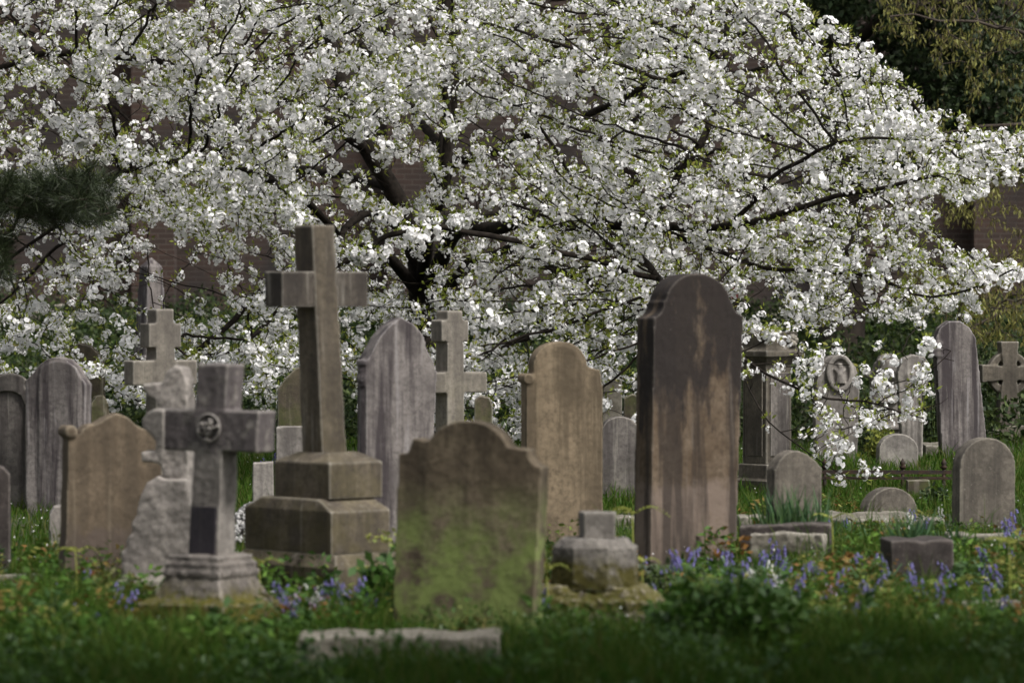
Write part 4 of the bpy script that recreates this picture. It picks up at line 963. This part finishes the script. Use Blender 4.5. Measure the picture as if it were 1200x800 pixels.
def bells(kind, boxes):
    for n, px0, px1, d0, d1, where in boxes:
        spots = sorted((random.uniform(px0, px1), random.uniform(d0 - .4, d1 + .4) if n > 8 else random.uniform(d0, d1)) for i in range(n))
        for i, (px, d) in enumerate(spots):
            x = (px - 600) * d / F; k = '' if n == 1 else 'leftmost ' if i == 0 else 'rightmost ' if i == n - 1 else ORD[i] + ' from left '
            nm, lb, gr = BL[kind]; o = bpy.data.objects.new(nm, BM_[kind]); COL.objects.link(o); o.location = (x, d, ground(x, d) - .02)
            o.rotation_euler = (R(random.uniform(-20, 20)), R(random.uniform(-20, 20)), random.uniform(0, 6.28)); q = random.uniform(.45, .8); o.scale = (q, q, q); tag(o, lb + ' ' + k + where, 'bluebell', gr + ' ' + where)
ORD = 'first second third fourth fifth sixth seventh eighth ninth tenth eleventh twelfth thirteenth fourteenth fifteenth sixteenth seventeenth eighteenth nineteenth twentieth twenty-first twenty-second twenty-third twenty-fourth twenty-fifth twenty-sixth'.split()
BL = {'blue': ('bluebell', 'violet blue bluebell spike', 'bluebells'), 'pink': ('bluebell', 'pinkish lilac bluebell spike', 'pink bluebells'), 'white': ('white_bluebell', 'white flowered bluebell spike', 'white bluebells')}
bells('blue', [(6, 60, 165, 16.5, 19, 'before the brown sandstone headstone'), (15, 325, 450, 17.0, 18.2, 'before the tall cross steps'), (2, 580, 640, 16.9, 17.6, 'by the algae covered headstone foot'),
               (9, 750, 815, 18.4, 19.8, 'at the foot of the blackened slab'), (26, 840, 965, 18, 20, 'before the dark weathered kerb'), (20, 960, 1120, 17.5, 19.6, 'before the dark squat block'), (15, 1115, 1205, 18, 22, 'in the weeds at lower right'),
               (6, 1160, 1200, 22, 23.6, 'in front of the spotted headstone'), (2, 1040, 1100, 23, 24.5, 'before the half buried headstone'), (5, 300, 335, 30, 33, 'far behind the thick cross'), (2, 950, 1010, 22.5, 24, 'by the pale ledger slab')])
bells('pink', [(5, 330, 400, 17.2, 18.2, 'before the tall cross steps'), (2, 950, 1050, 18, 19.5, 'before the dark squat block')])
bells('white', [(2, 345, 400, 17.2, 18.2, 'before the tall cross steps'), (3, 890, 960, 18.5, 19.5, 'before the dark weathered kerb'), (1, 1106, 1108, 24.5, 24.8, 'by the end of the iron railing'), (1, 1000, 1060, 22.8, 24.3, 'by the pale ledger slab')])

# spear-leaved clumps (bulb foliage)
def spear_clump(px, d, n, h, spread, label):
    x = (px - 600) * d / F; rnd = random.Random(px); vs = []
    t = empty('leaf_clump', (x, d, ground(x, d))); V = []
    for k in range(n):
        a = rnd.uniform(0, 6.28); r_ = spread * math.sqrt(rnd.random()); bx, by = r_ * math.cos(a), r_ * .5 * math.sin(a); L_ = h * rnd.uniform(.6, 1.1); lx, ly = rnd.uniform(-.35, .35) * L_, rnd.uniform(-.35, .35) * L_
        th = rnd.uniform(0, 3.14); wx, wy = .006 * math.cos(th), .006 * math.sin(th)
        p0 = np.array([bx, by, -.02]); p1 = p0 + [lx * .4, ly * .4, L_ * .6]; p2 = p0 + [lx, ly, L_]; w_ = np.array([wx, wy, 0])
        V += [[p0 - w_, p0 + w_, p1 + w_, p1 - w_], [p1 - w_, p1 + w_, p2 + w_ * .1, p2 - w_ * .1]]
    np_mesh('leaves', np.array(V), 4, M['spear'], t); tag(t, label, 'plant', 'clumps of narrow bulb leaves')
spear_clump(932, 21.9, 210, .38, .20, 'clump of narrow blue green leaves before the small pointed headstone')
spear_clump(1062, 20.6, 130, .33, .10, 'upright clump of narrow leaves behind the dark squat block')
spear_clump(985, 23.2, 50, .18, .2, 'loose clump of narrow leaves beside the pale ledger slab')
spear_clump(1110, 22.2, 40, .18, .12, 'loose clump of narrow leaves by the kerb at right')

# fresh fronds
def frond_plant(px, d, h, label, rnd_seed, n=3):
    x = (px - 600) * d / F; rnd = random.Random(rnd_seed); t = empty('young_fern', (x, d, ground(x, d))); tag(t, label, 'fern', 'young ferns unrolling between the stones')
    V = []; bm = bmesh.new(); tube(bm, [(0, 0, -.03), (.006, 0, h * .5), (0, 0, h * .9)], [.005, .004, .003], 6)
    for k in range(n):
        a = k * 6.28 / n + rnd.uniform(-.4, .4); c, s = math.cos(a), math.sin(a); L_ = h * rnd.uniform(.28, .4) ; prev = np.array([0, 0, h * .88])
        for i in range(1, 12):
            f = i / 11; p = np.array([c * L_ * f, s * L_ * f * .6, h * .88 + L_ * (.25 * math.sin(f * 2.6) - .2 * f * f)])
            w_ = .035 * (1 - f) + .008
            for sg in (-1, 1):
                dirn = np.array([-s * sg, c * sg, -.2]) + .4 * np.array([c, s, 0]); V.append(leaves(p[None], dirn[None], w_, .012)[0])
            prev = p
        tube(bm, [(0, 0, h * .87), (c * L_ * .5, s * L_ * .3, h * .88 + L_ * .2), (c * L_, s * L_ * .6, h * .88 + L_ * (.25 * math.sin(2.6) - .2))], [.003, .002, .001], 5)
    link('stem', bm, M['frond'], t); np_mesh('fronds', np.array(V), 4, M['frond'], t)
frond_plant(741, 19.0, .50, 'tallest young fern, standing against the blackened slab', 1)
frond_plant(673, 18.4, .36, 'young fern just behind the broken stacked stones', 2, 2)
frond_plant(640, 17.0, .32, 'young fern at the right foot of the algae covered headstone', 3)
frond_plant(752, 18.0, .30, 'short young fern right of the broken stacked stones', 4)
frond_plant(303, 17.6, .30, 'young fern before the bottom step of the tall cross', 5, 3)
frond_plant(88, 18.2, .30, 'young fern before the brown sandstone headstone', 6, 3)
frond_plant(1183, 17.4, .42, 'young fern at the right edge before the spotted headstone', 7, 4)
frond_plant(975, 20.3, .34, 'young fern near the pale broken kerb', 8, 2)
frond_plant(930, 24.4, .30, 'young fern right beside the small pointed headstone', 9, 2)

def bush(px, d, w_, h, n, ls, mat, label, name='leafy_plant', seed=1, top=None, group=None):
    x = (px - 600) * d / F; rnd = np.random.default_rng(seed); t = empty(name, (x, d, ground(x, d))); tag(t, label, 'plant', group)
    C = []; bm = bmesh.new()
    for k in range(max(3, n // 14)):
        a = rnd.uniform(0, 6.28); r_ = w_ * math.sqrt(rnd.random()); hh = h * (1 - .5 * (r_ / w_) ** 2) * rnd.uniform(.7, 1.05); e = np.array([r_ * math.cos(a), r_ * .6 * math.sin(a), hh])
        tube(bm, [(e[0] * .3, e[1] * .3, -.02), (e[0] * .7, e[1] * .7, hh * .5), tuple(e)], [.004, .003, .0015], 5)
        for i in range(14): f = rnd.uniform(.35, 1); C.append(np.array([e[0] * (.3 + .7 * f), e[1] * (.3 + .7 * f), hh * f]) + rnd.normal(size=3) * .015)
    link('stems', bm, M['stem'], t); C = np.array(C); Dv = unit(rnd.normal(size=C.shape) + C * np.array([3, 3, 0]) + np.array([0, 0, .1]))
    np_mesh('leaves', leaves(C, Dv, rnd.uniform(.6, 1.2, len(C)) * ls, rnd.uniform(.4, .6, len(C)) * ls, .15), 4, mat, t)
    if top:
        q = np.array([[e * .05 for e in rnd.normal(size=3)] for _ in range(24)]); q[:, 2] = q[:, 2] * .4 + h
        np_mesh('flower_head', leaves(q, rnd.normal(size=q.shape), .03, .02), 4, top, t)
bush(850, 15.7, .32, .36, 1500, .065, M['broad'], 'lush green bush in the front right of the stacked stones', seed=3)
bush(768, 18.6, .10, .24, 220, .05, M['ever'], 'small dark leaved plant at the foot of the blackened slab', seed=4)
bush(446, 18.0, .10, .36, 150, .09, M['broad'], 'broad leaved plant with yellow top beside the tall cross steps', seed=5, top=M['frond'])
bush(345, 17.6, .14, .14, 260, .05, M['broad'], 'low leafy plant before the tall cross steps', seed=6)
bush(1034, 33.0, .14, .42, 520, .05, M['frond'], 'yellow green shrub beside the mottled round headstone', seed=7)
bush(1022, 34.5, .12, .40, 260, .05, M['ever'], 'dark ivy bush between the carved figure and urn headstones', seed=8)
bush(1094, 36, .13, .75, 420, .06, M['ever'], 'ivy growing between the fluted and leaning headstones', seed=9)
bush(1165, 39.6, .16, .85, 500, .06, M['ever'], 'ivy thicket filling the gap beside the ringed cross', seed=10)
bush(592, 27, .10, .62, 320, .06, M['ever'], 'dark evergreen sprig left of the tan headstone', seed=11)
bush(1092, 26.6, .12, .16, 260, .05, M['ever'], 'low dark plant beneath the end of the iron railing', seed=12)
bush(560, 16.4, .10, .12, 160, .04, M['weed'], 'small russet weed at the foot of the algae covered headstone', seed=13)
bush(660, 19.6, .22, .22, 420, .04, M['weed'], 'tangle of weeds behind the stacked stones', seed=14)
bush(120, 18.5, .25, .16, 500, .045, M['weed'], 'patch of russet weeds before the brown sandstone headstone', seed=15)
def shade_tree(x, y, label, seed):  # trees out of view, added to block sky and sun over the front grass
    rg = np.random.default_rng(seed); n = 900; a = rg.uniform(0, 2 * np.pi, n); r_ = 4.2 * np.sqrt(rg.random(n)); z = 3.6 + 3.4 * rg.random(n) * (1 - (r_ / 4.6) ** 2)
    tree('added_shade_tree', label, 'tree', [(-1, [(x, y, -.1), (x + .1, y, 1.5), (x, y, 3.2), (x - .1, y, 5.5)], .30, .10)], np.stack([x + r_ * np.cos(a), y + r_ * np.sin(a), z], 1), M['ever'], 'leafy', M['bark2'], step=.3, kill=.35, nleaf=30, lsize=(.20, .10), thinr=.03, seed=seed)
shade_tree(-3.2, 10.4, 'unseen spreading yew added to shade the front grass on the left', 21)
shade_tree(3.9, 9.9, 'unseen spreading yew added to shade the front grass on the right', 22)
X, Y = scatter(700, 17, 36); C = np.stack([X, Y, gz(X, Y) + .05 + .06 * rng.random(len(X))], 1)
tag(np_mesh('fallen_petals', leaves(C, rng.normal(size=C.shape), .016, .012), 4, M['petal']), 'white petals fallen on the grass', 'petals', kind='stuff')
print('objects', len(bpy.data.objects))
